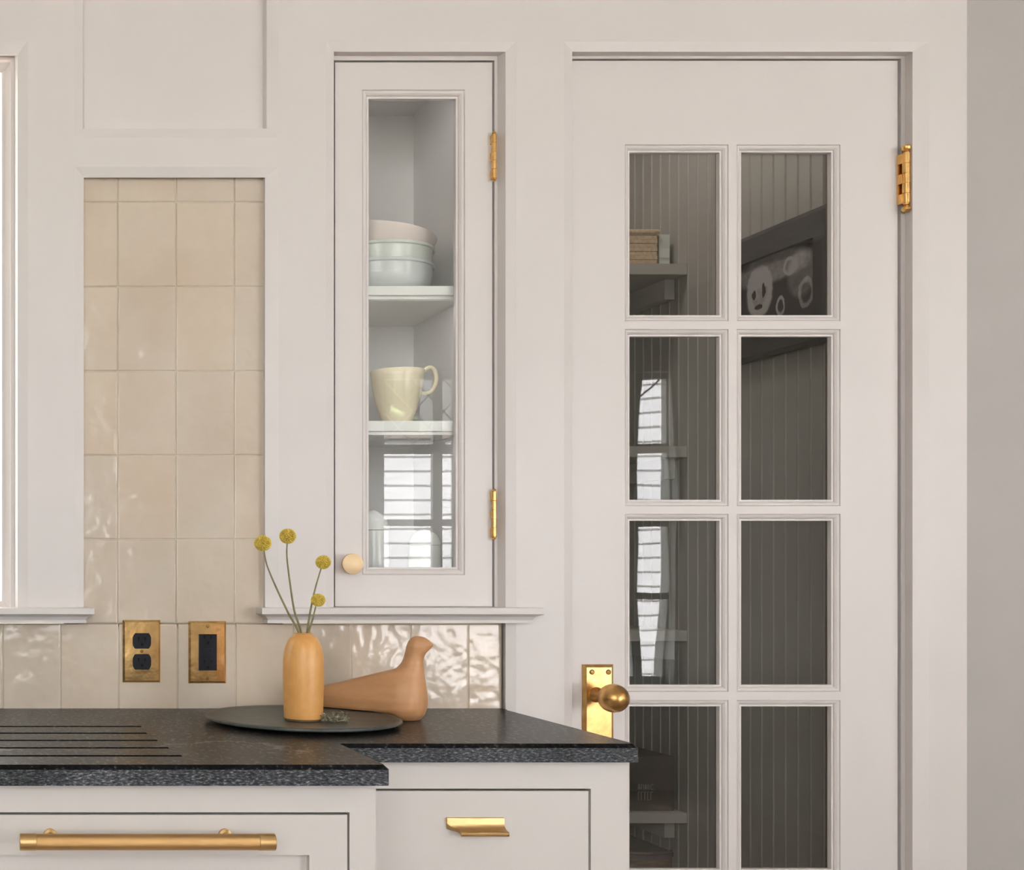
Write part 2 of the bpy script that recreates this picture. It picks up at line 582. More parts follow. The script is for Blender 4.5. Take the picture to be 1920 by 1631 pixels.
def grid_face(rects, x0, x1, z0, z1, y0, y1):
    bm = bmesh.new()
    xs = sorted({x0, x1} | {v for r in rects for v in r[:2] if x0 < v < x1})
    zs = sorted({z0, z1} | {v for r in rects for v in r[2:4] if z0 < v < z1})
    vd = {}

    def V(i, k):
        if (i, k) not in vd: vd[(i, k)] = bm.verts.new((xs[i], y0, zs[k]))
        return vd[(i, k)]
    for i in range(len(xs) - 1):
        for k in range(len(zs) - 1):
            cx, cz = (xs[i] + xs[i + 1]) / 2, (zs[k] + zs[k + 1]) / 2
            if any(r[0] < cx < r[1] and r[2] < cz < r[3] for r in rects): continue
            bm.faces.new((V(i, k), V(i + 1, k), V(i + 1, k + 1), V(i, k + 1)))
    edges = [e for e in bm.edges if len(e.link_faces) == 1]
    ret = bmesh.ops.extrude_edge_only(bm, edges=edges)
    for g in ret['geom']:
        if isinstance(g, bmesh.types.BMVert): g.co.y = y1
    mb = MB()
    bm.verts.index_update()
    mb.add([v.co[:] for v in bm.verts], [[v.index for v in f.verts] for f in bm.faces])
    bm.free()
    return mb


wall = grid_face(list(outer.values()), XL_R, XFAR, 0.0, ZC, YC, 0.03).build('wall_back', M['trim'], fix=False)
struct(wall, 'warm off-white painted panelled kitchen wall')

# eased inner edges of the openings, each a moulding of its own
mb = MB().rects([outer['A'], R(155, 500, -390, 241, YB), R(155, 493, -390, 241, YT)])
r = outer['A']
o = mb.build('trim_1', M['trim'], fix=False); struct(o, 'eased edge around the plain recessed upper panel')
q = R(100, 560, -430, 300, YT)
MB().box(q[0], q[1], YT, 0.03, q[2], q[3]).build('recessed_panel', M['trim'], o)
mb = MB().rects([outer['B'], R(157, 497, 333, 1150, YB), R(157, 491, 333, 1150, 0.01)], 'LRT')
o = mb.build('trim_2', M['trim'], fix=False); struct(o, 'eased edge around the tall tiled recess')
mb = MB().rects([outer['C'], R(626, 948, 97, 1150, YB), (PX(626, YB) - 0.001, PX(933, YD), PZ(1150), PZ(105, YD), YD)], 'LRT')
o = mb.build('trim_3', M['trim'], fix=False); struct(o, 'eased edge around the glazed wall cupboard')
mb = MB().rects([outer['D'], R(1073, 1711, 97, 2242, YB), (PX(1073, YB), PX(1697, YD), 0, PZ(105, YD), YD)], 'LRT')
o = mb.build('trim_4', M['trim'], fix=False); struct(o, 'eased edge of the casing around the glazed pantry door')
mb = MB().rects([outer['E'], R(-915, 33, 103, 1150, YB), R(-905, 27, 105, 1150, YD)], 'LRT')
o = mb.build('trim_5', M['trim'], fix=False); struct(o, 'eased edge of the casing around the left window')
mb = MB().rects([(-2.3, outer['S'][1], 0.86, 1.1, YC), (-2.3, PX(948, YB), 0.86, 1.1, YB), (-2.3, PX(941, 0.01), 0.86, 1.1, 0.01)], 'R')
o = mb.build('trim_6', M['trim'], fix=False); struct(o, 'eased edge at the right end of the tiled splashback')

# grey wall beyond the casing, the rest of the room
g = MB().box(XFAR - 0.02, XR_R, -0.004, 0.06, 0, ZC).build('wall_grey', M['grey']); struct(g, 'plain grey wall right of the pantry door casing')


def wall_with_holes(name, axis, pos, a0, a1, holes, mat, th=0.12, sgn=1):
    """axis 'Y': wall at y=pos spanning x; axis 'X': wall at x=pos spanning y. holes (a0,a1,z0,z1)"""
    mb = grid_face([(h[0], h[1], h[2], h[3], 0) for h in holes], a0, a1, 0, ZC, 0, 1)
    vs = []
    for (x, y, z) in mb.v:
        d = pos + sgn * th * y
        vs.append((x, d, z) if axis == 'Y' else (d, x, z))
    mb.v = vs
    return mb.build(name, mat, fix=False)


W2 = (2.14, 3.67, 0.55, 2.20)
W3 = (-1.95, 0.45, 0.95, 2.62)  # unseen opening added for frontal light
W4 = (-2.60, -1.85, 0.95, 2.62)  # unseen opening added for light from the right
struct(wall_with_holes('wall_front', 'Y', YB_R, XL_R, XR_R, [W2, W3], M['room'], 0.14, -1), 'pale wall with windows behind the viewer')
struct(wall_with_holes('wall_right', 'X', XR_R, YB_R, 0.0, [W4], M['dark_room'], 0.14, 1), 'right-hand wall of the kitchen, its shade painted in olive grey')
struct(MB().box(XL_R - 0.1, XL_R, YB_R, 0.0, 0, ZC).build('wall_left', M['room']), 'pale left-hand wall of the kitchen')
struct(MB().box(XL_R - 0.1, XR_R + 0.14, YB_R - 0.14, 2.6, -0.1, 0).build('floor', M['floor']), 'brown wooden floor')
struct(MB().box(XL_R - 0.1, XR_R + 0.14, YB_R - 0.14, 2.6, ZC, ZC + 0.1).build('ceiling', M['ceiling']), 'white ceiling, extended outside to block the sun')  # slab runs on past the wall as an added eave against the sun
# crown moulding of the room behind (seen only in the glass)
mb = MB()
for (a, b) in ((0.0, 0.11), (0.05, 0.07), (0.09, 0.03)):
    mb.box(XL_R, XR_R, YB_R, YB_R + b + 0.02, ZC - a - 0.05, ZC - a)
struct(mb.build('trim_7', M['ceiling']), 'white crown moulding behind the viewer')
mb = MB()
for (a, b) in ((0.0, 0.11), (0.05, 0.07), (0.09, 0.03)):
    mb.box(XR_R - b - 0.02, XR_R, YB_R, -0.02, ZC - a - 0.05, ZC - a)
struct(mb.build('trim_8', M['ceiling']), 'white crown moulding along the right wall')

# ------------------------------------------------------------------ splashback tiles (parts of the wall)
bed = MB()
bed.box(XL_R, PX(941, 0), 0.0014, 0.03, 0.86, PZ(1169))
bed.box(PX(120), PX(530), 0.0014, 0.03, PZ(1175), PZ(300))
bed = bed.build('grout_bed', M['grout'], wall)
tile_meshes = {}


def tile(l, r, t, b):
    g = 0.75
    x0, x1, z0, z1 = (l + g) / 1000 - 0, (r - g) / 1000, PZ(b - g), PZ(t + g)
    w, h = x1 - x0, z1 - z0
    key = (round(w, 4), round(h, 4))
    if key not in tile_meshes:
        mb = MB()
        e = 0.0022
        rs = [(-w / 2, w / 2, 0, h, 0.006), (-w / 2, w / 2, 0, h, 0.0012), (-w / 2 + e * .4, w / 2 - e * .4, e * .4, h - e * .4, 0.0001),
              (-w / 2 + e, w / 2 - e, e, h - e, -0.0003)]
        mb.rects(rs)
        a = rs[-1]
        mb.face([(a[0], a[4], a[2]), (a[1], a[4], a[2]), (a[1], a[4], a[3]), (a[0], a[4], a[3])])
        o = mb.build('tile', M['tile'], None, origin=(0, 0, 0), fix=False, merge=True)
        tile_meshes[key] = o.data
    else:
        o = bpy.data.objects.new('tile', tile_meshes[key])
        COL.objects.link(o)
    place(o, ((x0 + x1) / 2, random.uniform(-0.0009, 0.0001), z0), wall)
    o.rotation_euler = (math.radians(random.uniform(-.35, .35)), 0, math.radians(random.uniform(-.4, .4)))
    return o


cols_up = [(112, 220.5), (220.5, 330), (330, 439), (439, 548)]
rows_up = [(290, 379), (379, 537.5), (537.5, 695.5), (695.5, 853.5), (853.5, 1011), (1011, 1169)]
for (l, r_) in cols_up:
    for (t, b) in rows_up:
        tile(l if l > 112 else 150, min(r_, 505), max(t, 322), b)
xc = [-2196 + k * 110.05 for k in range(0)]
cols_dn = [(5 - 109.2 * (k + 1), 5 - 109.2 * k) for k in range(20)]
cols_dn += [(5, 113.5), (113.5, 222.5), (222.5, 333), (333, 442), (442, 550), (550, 658), (658, 770), (770, 878), (878, 941)]
for (l, r_) in cols_dn:
    tile(l, r_, 1169, 1332)

# ------------------------------------------------------------------ stools (sills)
def sill(name, label, xl, xr, left=True, right=True):
    zt = 1.1040
    prof = [(0.000, zt), (0.0245, zt), (0.0262, zt - 0.001), (0.0262, zt - 0.0115), (0.0245, zt - 0.0128), (0.0235, zt - 0.0130),
            (0.0165, zt - 0.0165), (0.0110, zt - 0.0232), (0.0130, zt - 0.0236), (0.0130, zt - 0.0285), (0.0, zt - 0.0285)]
    mb = MB()
    rings = []
    for (p, z) in prof:
        rings.append([(xl - (p if left else 0), 0.01, z), (xl - (p if left else 0), YC - p, z),
                      (xr + (p if right else 0), YC - p, z), (xr + (p if right else 0), 0.01, z)])
    for a, b in zip(rings, rings[1:]):
        for k in range(3):
            mb.face([a[k], a[k + 1], b[k + 1], b[k]])
    mb.face(rings[0]); mb.face(rings[-1])
    return struct(mb.build(name, M['trim'], merge=True), label)


sill('trim_9', 'moulded stool under the glazed wall cupboard', 0.5060, 0.9720)
sill('trim_10', 'moulded stool under the left window', -1.0, 0.1455)

# ------------------------------------------------------------------ left window
win = struct(thing('window_1', (-0.44, 0.04, 1.1), 'left sash window with pale frame cut by the picture edge', None), None)
q0 = R(-905, 27, 105, 1150, YD)
mb = MB().rects([q0, (q0[0] + .02, PX(20, YD), 1.08, PZ(113, YD), YD), (q0[0] + .02, PX(20, YD), 1.08, PZ(113, YD), YD + 0.03)], 'LRT')
mb.build('stop_bead', M['trim'], win, fix=False)
q1 = (q0[0] + .02, PX(20, YD), 1.10, PZ(113, YD), YD + 0.012)
mb = MB().rects([q1, (q1[0] + .012, q1[1] - .010, 1.112, q1[3] - .010, YD + 0.020), (q1[0] + .014, q1[1] - .016, 1.114, q1[3] - .014, YD + 0.022),
                 (q1[0] + .014, q1[1] - .0205, 1.114, q1[3] - .014, YD + 0.06)])
mb.build('sash', M['trim'], win, fix=False)
MB().box(q1[0], q1[1], YD + 0.045, YD + 0.048, 1.1, q1[3]).build('glass_pane', M['glass'], win)

# ------------------------------------------------------------------ sticking (moulding) around glass
STICK = [(0, 0), (0.0008, 0.0026), (0.0022, 0.0010), (0.0050, 0.0020), (0.0080, 0.0048), (0.0088, 0.0075), (0.0098, 0.0068), (0.0125, 0.0068), (0.0125, 0.017)]


def sticking(rect, y, k=1.0, depth=None):
    xl, xr, zb, zt = rect
    return [(xl + i * k, xr - i * k, zb + i * k, zt - i * k, y + d) for i, d in STICK]


def leaf(rects_open, x0, x1, z0, z1, y, th):
    """flat door leaf with holes"""
    mb = grid_face([(r_[0], r_[1], r_[2], r_[3], 0) for r_ in rects_open], x0, x1, z0, z1, y, y + th)
    return mb


# ------------------------------------------------------------------ glazed wall cupboard
zs1, zs2 = PZ(536, 0.03), PZ(789, 0.03)
CXL, CXR, CYB, CZT, CZB = 0.640, 0.9015, 0.333, 2.150, 1.106
cup = thing('wall_cupboard', (0.77, 0.1, CZB), 'tall narrow glazed built-in cupboard holding bowls and a cream jug', 'cupboard')
mb = MB()
mb.box(CXL - .015, CXL, 0.03, CYB + .015, CZB - .014, CZT + .014)
mb.box(CXR, CXR + .015, 0.03, CYB + .015, CZB - .014, CZT + .014)
mb.box(CXL, CXR, CYB, CYB + .015, CZB - .014, CZT + .014)
mb.box(CXL, CXR, 0.03, CYB, CZT, CZT + .014)
mb.box(CXL, CXR, 0.03, CYB, CZB - .014, CZB)
mb.build('carcass', M['interior'], cup)
for zt_, th in ((zs1, PZ(536, 0.03) - PZ(553, 0.03)), (zs2, PZ(789, 0.03) - PZ(808, 0.03))):
    MB().box(CXL, CXR, 0.03, CYB, zt_ - th, zt_, bev=0.0006).build('shelf', M['white'], cup)
for (zz, en) in ((CZT, .20), (zs1 - (PZ(536, 0.03) - PZ(553, 0.03)), .17), (zs2 - (PZ(789, 0.03) - PZ(808, 0.03)), .13)):  # strip lights added under the top and shelves to brighten the interior
    MB().box(CXL + .02, CXR - .02, 0.040, 0.050, zz - .006, zz - .0002).build('added_light_strip', M['white'], cup)
    sd = bpy.data.lights.new('added_cupboard_fill', 'AREA'); sd.shape = 'RECTANGLE'; sd.size = .2; sd.size_y = .008; sd.energy = en; sd.color = (1, .98, .97)
    so = bpy.data.objects.new('added_cupboard_fill', sd); COL.objects.link(so); place(so, (0.77, 0.045, zz - .0065), cup)
    so.rotation_euler = (math.radians(20), 0, 0)
# face frame bead round the door
fx0, fx1 = PX(626, YB) - 0.001, PX(933, YD)
fz1 = PZ(105, YD)
dx0, dx1 = PX(628.5, YD), PX(923, YD)
dz0, dz1 = PZ(1137, YD), PZ(117, YD)
bx0, bx1 = dx0 - 0.0026, PX(927.3, YD)
bz0, bz1 = dz0 - 0.003, PZ(113, YD)
mb = MB().rects([(fx0 - .006, fx1 + .006, 1.09, fz1 + .006, YD), (bx0, bx1, bz0, bz1, YD), (bx0, bx1, bz0, bz1, YD + 0.026)])
mb.build('face_frame', M['trim'], cup, fix=False)
mb = MB().rects([(bx0 - .004, bx1 + .004, bz0 - .004, bz1 + .004, YD + 0.0235), (dx0 + .03, dx1 - .03, dz0 + .03, dz1 - .03, YD + 0.0235)])
mb.build('door_gap_shade', M['gap'], cup, fix=False)  # dark strip painted as shade behind the door gap
gr = (PX(679, YD), PX(872, YD), PZ(1078, YD), PZ(168, YD))
gx = 0.0145 / 0.0125
dr = leaf([gr], dx0, dx1, dz0, dz1, YD, 0.020)
dr.rects(sticking(gr, YD, gx))
door = dr.build('door', M['trim'], cup, fix=False)
MB().box(gr[0] + .005, gr[1] - .005, YD + .016, YD + .019, gr[2] + .005, gr[3] - .005).build('glass_pane', M['glass'], door)
kx, kz = P(662, 1057, -0.022)
mb = MB().lathe([(0.0001, -0.0225), (0.0185, -0.0225), (0.0194, -0.0218), (0.0194, -0.0155), (0.0185, -0.0145), (0.0075, -0.012), (0.006, -0.006), (0.008, 0.006)],
                (kx, 0.0, kz), 'Y', 40)
tag(mb.build('knob', M['knob_wood'], door, smooth=True), 'round pale satin brass knob')


def small_hinge(py0, py1, pxc, parent, ball=False):
    y = -0.0015
    x, z0 = P(pxc, py1, y)
    z1 = PZ(py0, y)
    r = 0.0047
    L = z1 - z0
    tip = 0.006
    prof = [(0.0001, 0), (r * .62, 0.0008), (r * .86, 0.0028), (r * .62, 0.0048), (r * .9, 0.0056), (r * .9, tip)]
    body = []
    n = 5
    for k in range(n):
        a = tip + (L - 2 * tip) * k / n
        b = tip + (L - 2 * tip) * (k + 1) / n
        body += [(r * .86, a), (r, a + .0005), (r, b - .0005), (r * .86, b)]
    prof = prof + body + [(r * .9, L - tip), (r * .9, L - .0056), (r * .62, L - .0048), (r * .86, L - .0028), (r * .62, L - .0008), (0.0001, L)]
    h = MB().lathe(prof, (x, y, z0), 'Z', 20)
    for k in (0, 2, 4):
        a = tip + (L - 2 * tip) * k / n
        h.box(x - r * .98, x, y + .001, YD + 0.004, z0 + a, z0 + a + (L - 2 * tip) / n - .0006)
    return h.build('hinge', M['brass_hinge'], parent, smooth=True)


small_hinge(246, 340, 926.5, door)
small_hinge(916, 1012, 926.5, door)

# ------------------------------------------------------------------ pantry door
pdo = struct(thing('door_1', (1.37, 0.03, 0.0), 'glazed pantry door with ten wavy panes', None))
X0, X1 = PX(1073, YB) + 0.003, PX(1683, YD)
Z0, Z1 = 0.008, PZ(114, YD)
tops = [271, 617, 963.5, 1312.5, 1658]
bots = [602, 949, 1297, 1643.5, 1989]
colsL = [(1171.5, 1366), (1381.5, 1576)]
holes = []
for (t, b) in zip(tops, bots):
    for (l, r_) in colsL:
        holes.append((PX(l, YD), PX(r_, YD), PZ(b, YD), PZ(t, YD)))
bar_x = (holes[0][1] + holes[1][0]) / 2
dm = leaf([(holes[0][0], holes[1][1], holes[-1][2], holes[0][3])], X0, X1, Z0, Z1, YD, 0.035)
dm.build('door_frame', M['trim'], pdo, fix=False)
# glazing bars: one vertical, four horizontal; each light has its own moulding and pane
mb = MB().box(holes[0][1], holes[1][0], YD, YD + .035, holes[-1][2], holes[0][3])
mb.build('glazing_bar', M['trim'], pdo)
for i in range(4):
    for c in range(2):
        h0, h1 = holes[2 * i + c], holes[2 * (i + 1) + c]
        MB().box(h0[0], h0[1], YD, YD + .035, h1[3], h0[2]).build('glazing_bar', M['trim'], pdo)
for h in holes:
    MB().rects(sticking(h, YD)).build('glazing_bead', M['trim'], pdo, fix=False)
    MB().box(h[0] + .004, h[1] - .004, YD + .0165, YD + .0195, h[2] + .004, h[3] - .004).build('glass_pane', M['old_glass'], pdo)
    # thin brown putty line seen on the inner right edge
    MB().rects([(h[0] + .012, h[1] - .0118, h[2] + .012, h[3] - .0118, YD + .0197), (h[0] + .004, h[1] - .0035, h[2] + .004, h[3] - .004, YD + .034)], 'LRTB').build('putty', M['wood'], pdo, fix=False)

# frame around the door: bead, dark strip painted as shade in the gap
jx1 = PX(1697, YD); jz1 = PZ(105, YD)
mb = MB().rects([(X0 - .02, jx1 + .006, -.01, jz1 + .006, YD), (X0 - .004, PX(1689.5, YD), -.01, PZ(110, YD), YD), (X0 - .004, PX(1689.5, YD), -.01, PZ(110, YD), YD + 0.04)], 'LRT')
o = mb.build('trim_11', M['trim'], fix=False); struct(o, 'narrow bead lining the pantry door opening')
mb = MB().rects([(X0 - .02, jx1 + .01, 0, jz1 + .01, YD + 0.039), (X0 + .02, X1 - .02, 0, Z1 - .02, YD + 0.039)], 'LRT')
o = mb.build('trim_12', M['gap'], fix=False); struct(o, 'dark strip painted as shade in the rebate behind the pantry door')

# door hinge
hy = -0.0065
hx, hz0 = P(1699, 398, hy); hz1 = PZ(271, hy)
hin = bpy.data.objects.new('hinge', None); COL.objects.link(hin); place(hin, (hx, hy, hz0), pdo)
L = hz1 - hz0
r = 0.0063
tip = 0.0165
prof = [(0.0001, 0), (.0050, .0010), (.0078, .0045), (.0078, .0085), (.0052, .0120), (.0030, .0132), (.0050, .0146), (.0050, tip)]
for k in range(5):
    a = tip + (L - 2 * tip) * k / 5; b = tip + (L - 2 * tip) * (k + 1) / 5
    prof += [(r * .88, a), (r, a + .0006), (r, b - .0006), (r * .88, b)]
prof += [(.0050, L - tip), (.0050, L - .0146), (.0030, L - .0132), (.0052, L - .0120), (.0078, L - .0085), (.0078, L - .0045), (.0050, L - .0010), (0.0001, L)]
MB().lathe(prof, (hx, hy, hz0), 'Z', 28).build('knuckle', M['brass_hinge'], hin, smooth=True)
mb = MB().box(PX(1681.5, YD), hx, YD - .0028, YD + .001, PZ(384, YD), PZ(292, YD))
for k in (0, 2, 4):
    a = tip + (L - 2 * tip) * k / 5
    mb.box(hx - .008, hx, hy + .001, YD - .001, hz0 + a, hz0 + a + (L - 2 * tip) / 5 - .001)
mb.build('hinge_leaf', M['brass_hinge'], hin)

# door handle: escutcheon plate, screws, knob
px0, pxz1 = P(1095, 1246, -0.002)
px1 = PX(1152.5, -0.002)
zb = pxz1 - 0.178
hnd = bpy.data.objects.new('door_handle', None); COL.objects.link(hnd); place(hnd, ((px0 + px1) / 2, YD, zb), pdo)
e = 0.0055
mb = MB().rects([(px0, px1, zb, pxz1, YD), (px0, px1, zb, pxz1, YD - .003), (px0 + e, px1 - e, zb + e, pxz1 - e, YD - .0075)])
mb.face([(px0 + e, YD - .0075, zb + e), (px1 - e, YD - .0075, zb + e), (px1 - e, YD - .0075, pxz1 - e), (px0 + e, YD - .0075, pxz1 - e)])
mb.build('plate', M['brass'], hnd, merge=True)
for (a, b) in ((1110, 1260), (1141, 1260)):
    sx, sz = P(a, b, YD - .0075)
    mb = MB().lathe([(0.0001, -.0012), (.0032, -.0008), (.0038, 0.0004)], (sx, YD - .0076, sz), 'Y', 16)
    mb.box(sx - .0028, sx + .0028, YD - .0090, YD - .0085, sz - .0004, sz + .0004)
    mb.lathe([(.0042, -.0002), (.0048, -.0006), (.0052, .0006)], (sx, YD - .0075, sz), 'Y', 20)
    mb.build('screw', M['brass_dark'], hnd, smooth=True)
kx, kz = P(1150.5, 1309, -0.060)
ky = -0.060
rk = 0.0262
prof = [(0.0001, -rk)]
for k in range(1, 15):
    a = PI * k / 15 * 0.86
    prof.append((rk * math.sin(a), -rk * math.cos(a)))
prof += [(0.0155, rk * .93), (0.0165, rk * .98), (0.0150, rk * 1.06), (0.0085, rk * 1.15), (0.0072, rk * 1.5), (0.0090, rk * 1.8), (0.0135, rk * 2.05), (0.0145, rk * 2.22), (0.0145, rk * 2.30)]
MB().lathe(prof, (kx, ky, kz), 'Y', 56).build('knob', M['brass'], hnd, smooth=True)

# ------------------------------------------------------------------ pantry behind the door
PW, PYB = 1.822, 1.42
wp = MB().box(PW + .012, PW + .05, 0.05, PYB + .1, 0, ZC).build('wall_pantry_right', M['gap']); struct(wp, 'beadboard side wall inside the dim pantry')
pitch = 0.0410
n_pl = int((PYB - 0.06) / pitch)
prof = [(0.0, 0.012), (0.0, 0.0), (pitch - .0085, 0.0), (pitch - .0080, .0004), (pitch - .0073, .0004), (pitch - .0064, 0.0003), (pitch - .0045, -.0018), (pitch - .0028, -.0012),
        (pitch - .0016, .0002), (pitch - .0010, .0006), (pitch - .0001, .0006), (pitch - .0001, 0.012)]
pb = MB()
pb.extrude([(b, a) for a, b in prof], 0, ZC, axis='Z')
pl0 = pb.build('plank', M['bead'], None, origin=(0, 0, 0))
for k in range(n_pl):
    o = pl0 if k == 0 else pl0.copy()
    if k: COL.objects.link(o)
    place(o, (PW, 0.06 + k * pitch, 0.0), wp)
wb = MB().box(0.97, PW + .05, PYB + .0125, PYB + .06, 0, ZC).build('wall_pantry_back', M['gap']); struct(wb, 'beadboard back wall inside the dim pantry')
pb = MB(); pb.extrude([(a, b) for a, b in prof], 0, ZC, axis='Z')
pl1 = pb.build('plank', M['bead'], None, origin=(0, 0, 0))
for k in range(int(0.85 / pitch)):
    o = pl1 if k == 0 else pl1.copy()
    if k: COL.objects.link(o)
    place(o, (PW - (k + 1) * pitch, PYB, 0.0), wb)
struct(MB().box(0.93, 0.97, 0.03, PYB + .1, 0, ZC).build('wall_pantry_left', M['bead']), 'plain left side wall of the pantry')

shelf_y = 0.875
for i, (t, b) in enumerate(((494, 514.5), (836.5, 857), (1182, 1202), (1524, 1543.5), (1869, 1889))):
    z1, z0 = PZ(t, shelf_y), PZ(b, shelf_y)
    s = thing('pantry_shelf', (1.45, 1.1, z0), '', 'shelf')
    tag(s, ['top pale pantry shelf behind the first row of panes, holding a tan basket', 'empty pale pantry shelf behind the second row of door panes',
            'empty pale pantry shelf behind the third row of door panes', 'pale pantry shelf behind the lowest visible panes, under a dark carton',
            'lowest pale pantry shelf with a brown wooden basket'][i], 'shelf', 'pale shelves inside the pantry')
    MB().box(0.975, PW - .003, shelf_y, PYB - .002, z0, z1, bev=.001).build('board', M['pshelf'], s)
    cz1, cz0 = z0, z0 - (z1 - z0) * 1.85
    MB().box(PW - .030, PW - .003, shelf_y + .055, PYB - .004, cz0, cz1 - .0002).build('cleat', M['pshelf'], s)

zt = PZ(494, shelf_y)
# tan basket on the top shelf
bx, bz = P(1205, 494, 0.95)
bk = thing('storage_basket', (bx, 1.02, zt), 'tan woven storage basket on the top pantry shelf', 'basket')
mb = MB()
xa, xb = PX(1140, .92), PX(1233, .92)
h_ = PZ(434, .92) - zt
for k in range(9):
    z = zt + .001 + h_ * k / 9
    e = .002 if k % 2 else 0
    mb.box(xa + e * .5, xb - e * .5, .92 + e * .5, 1.16 - e, z, z + h_ / 9 - .0002, bev=.001)
mb.build('body', M['wicker'], bk)
mb = MB().tube([(xa, .92, zt + h_), (xb, .92, zt + h_), (xb, 1.16, zt + h_), (xa, 1.16, zt + h_)], .006, 8, closed=True)
mb.build('rim', M['wicker'], bk, smooth=True)
# a folded grey cloth box beside it
xa2, xb2 = PX(1236, .93), PX(1256, .93)
g2 = thing('grey_carton', ((xa2 + xb2) / 2, 1.0, zt), 'narrow blue-grey carton beside the tan basket', 'carton')
MB().box(xa2, xb2, .93, 1.1, zt, zt + h_ * .95, bev=.001).build('body', M['celadon'], g2)
MB().box(xa2 + .002, xb2 - .002, .928, .9305, zt + h_ * .3, zt + h_ * .55).build('paper_label', M['interior'], g2)

# dark carton with printed lettering on the fourth shelf
zt4 = PZ(1524, shelf_y)
xa, xb = PX(1172, .9), PX(1263, .9)
zt_c = PZ(1418, .9)
ct = thing('printed_carton', ((xa + xb) / 2, 1.0, zt4), 'dark brown carton with pale lettering on the fourth pantry shelf', 'carton')
MB().box(xa, xb, .90, 1.15, zt4, zt_c, bev=.001).build('body', M['carton'], ct)
# pale lines of lettering: irregular strokes, illegible in the photograph
mb = MB()
rl = random.Random(3)
for row, (ya, yb) in enumerate(((1470, 1480), (1484, 1500))):
    x = 1196
    while x < 1222:
        w = rl.uniform(3, 6)
        za, zb_ = PZ(ya, .9), PZ(yb, .9)
        xA, xB = PX(x, .9), PX(x + w, .9)
        mb.box(xA, xA + .0016, .8985, .9002, zb_, za)
        mb.box(xA, xB, .8985, .9002, za - .0016, za)
        if rl.random() < .6: mb.box(xA, xB, .8985, .9002, zb_, zb_ + .0016)
        if rl.random() < .5: mb.box(xB - .0016, xB, .8985, .9002, zb_, za)
        x += w + 2
mb.build('lettering', M['print'], ct)
# wooden basket on the lowest shelf
zt5 = PZ(1869, shelf_y)
bx, _ = P(1150, 0, 1.08)
wk = thing('wooden_basket', (bx, 1.08, zt5), 'brown curved wooden basket on the lowest pantry shelf', 'basket')
hh = PZ(1585, 1.0) - zt5
MB().lathe([(0.0001, 0), (.10, 0), (.13, .02), (.152, hh * .5), (.160, hh), (.154, hh), (.146, hh * .5), (.12, .03), (0.0001, .012)], (bx, 1.08, zt5), 'Z', 40).build('bowl', M['wood'], wk, smooth=True)
for k in range(3):
    MB().lathe([(.150 + .004 * k, hh * (.45 + .25 * k)), (.158 + .003 * k, hh * (.46 + .25 * k)), (.158 + .003 * k, hh * (.48 + .25 * k)), (.150 + .004 * k, hh * (.49 + .25 * k))], (bx, 1.08, zt5), 'Z', 40).build('band', M['carton'], wk, smooth=True)
# ceiling lamp added above the view to brighten the pantry
pl = thing('added_pantry_lamp', (1.40, 0.65, ZC - .05), 'small round white ceiling lamp inside the pantry', 'lamp')
MB().lathe([(0.0001, .05), (.10, .05), (.11, .04), (.10, .0), (.085, -.03), (0.0001, -.045)], (1.40, .65, ZC - .05), 'Z', 32).build('added_lamp_shade', M['white'], pl, smooth=True)
ld = bpy.data.lights.new('added_pantry_fill', 'AREA'); ld.shape = 'DISK'; ld.size = .2; ld.energy = 2.6; ld.color = (1, .95, .88)
lo = bpy.data.objects.new('added_pantry_fill', ld); COL.objects.link(lo); place(lo, (1.40, .65, ZC - .11), pl)

# framed drawing on the beadboard
xw = PW - 0.003
fy0, fy1 = 0.335, 0.700
fz0, fz1 = 1.668, 1.965
pic = thing('framed_drawing', (xw, (fy0 + fy1) / 2, fz0), 'black framed chalky drawing hanging on the pantry beadboard', 'picture')
b_ = 0.062
mb = MB()
fr_ = [(fy0, fy1, fz0, fz1, xw), (fy0, fy1, fz0, fz1, xw - .018), (fy0 + .01, fy1 - .01, fz0 + .01, fz1 - .01, xw - .022), (fy0 + .052, fy1 - .054, fz0 + b_, fz1 - b_, xw - .020), (fy0 + .052, fy1 - .054, fz0 + b_, fz1 - b_, xw - .008)]
mb.rects(fr_)
mb.v = [(y, x, z) for (x, y, z) in mb.v]
mb.build('frame', M['black_frame'], pic, fix=False, merge=True)
mb = MB().face([(xw - .010, fy0 + .02, fz0 + .03), (xw - .010, fy1 - .02, fz0 + .03), (xw - .010, fy1 - .02, fz1 - .03), (xw - .010, fy0 + .02, fz1 - .03)])
mb.build('drawing', M['art'], pic, fix=False)

# ------------------------------------------------------------------ base cabinets and worktop
ZT = 0.914
TH = 0.0275
XE = 0.9440
Y1, Y2 = -0.4515, -0.6430
XN = 0.501


def rounded(poly, rad):
    out = []
    n = len(poly)
    for i, p in enumerate(poly):
        rr = rad[i]
        if rr == 0: out.append(p); continue
        p = Vector(p); a = Vector(poly[i - 1]); b = Vector(poly[(i + 1) % n])
        da, db = (a - p).normalized(), (b - p).normalized()
        c = p + (da + db) * rr
        a0 = math.atan2(*reversed((p + da * rr - c)[:])); a1 = math.atan2(*reversed((p + db * rr - c)[:]))
        d = (a1 - a0 + PI) % (2 * PI) - PI
        for k in range(6):
            t = a0 + d * k / 5
            out.append((c.x + rr * math.cos(t), c.y + rr * math.sin(t)))
    return out


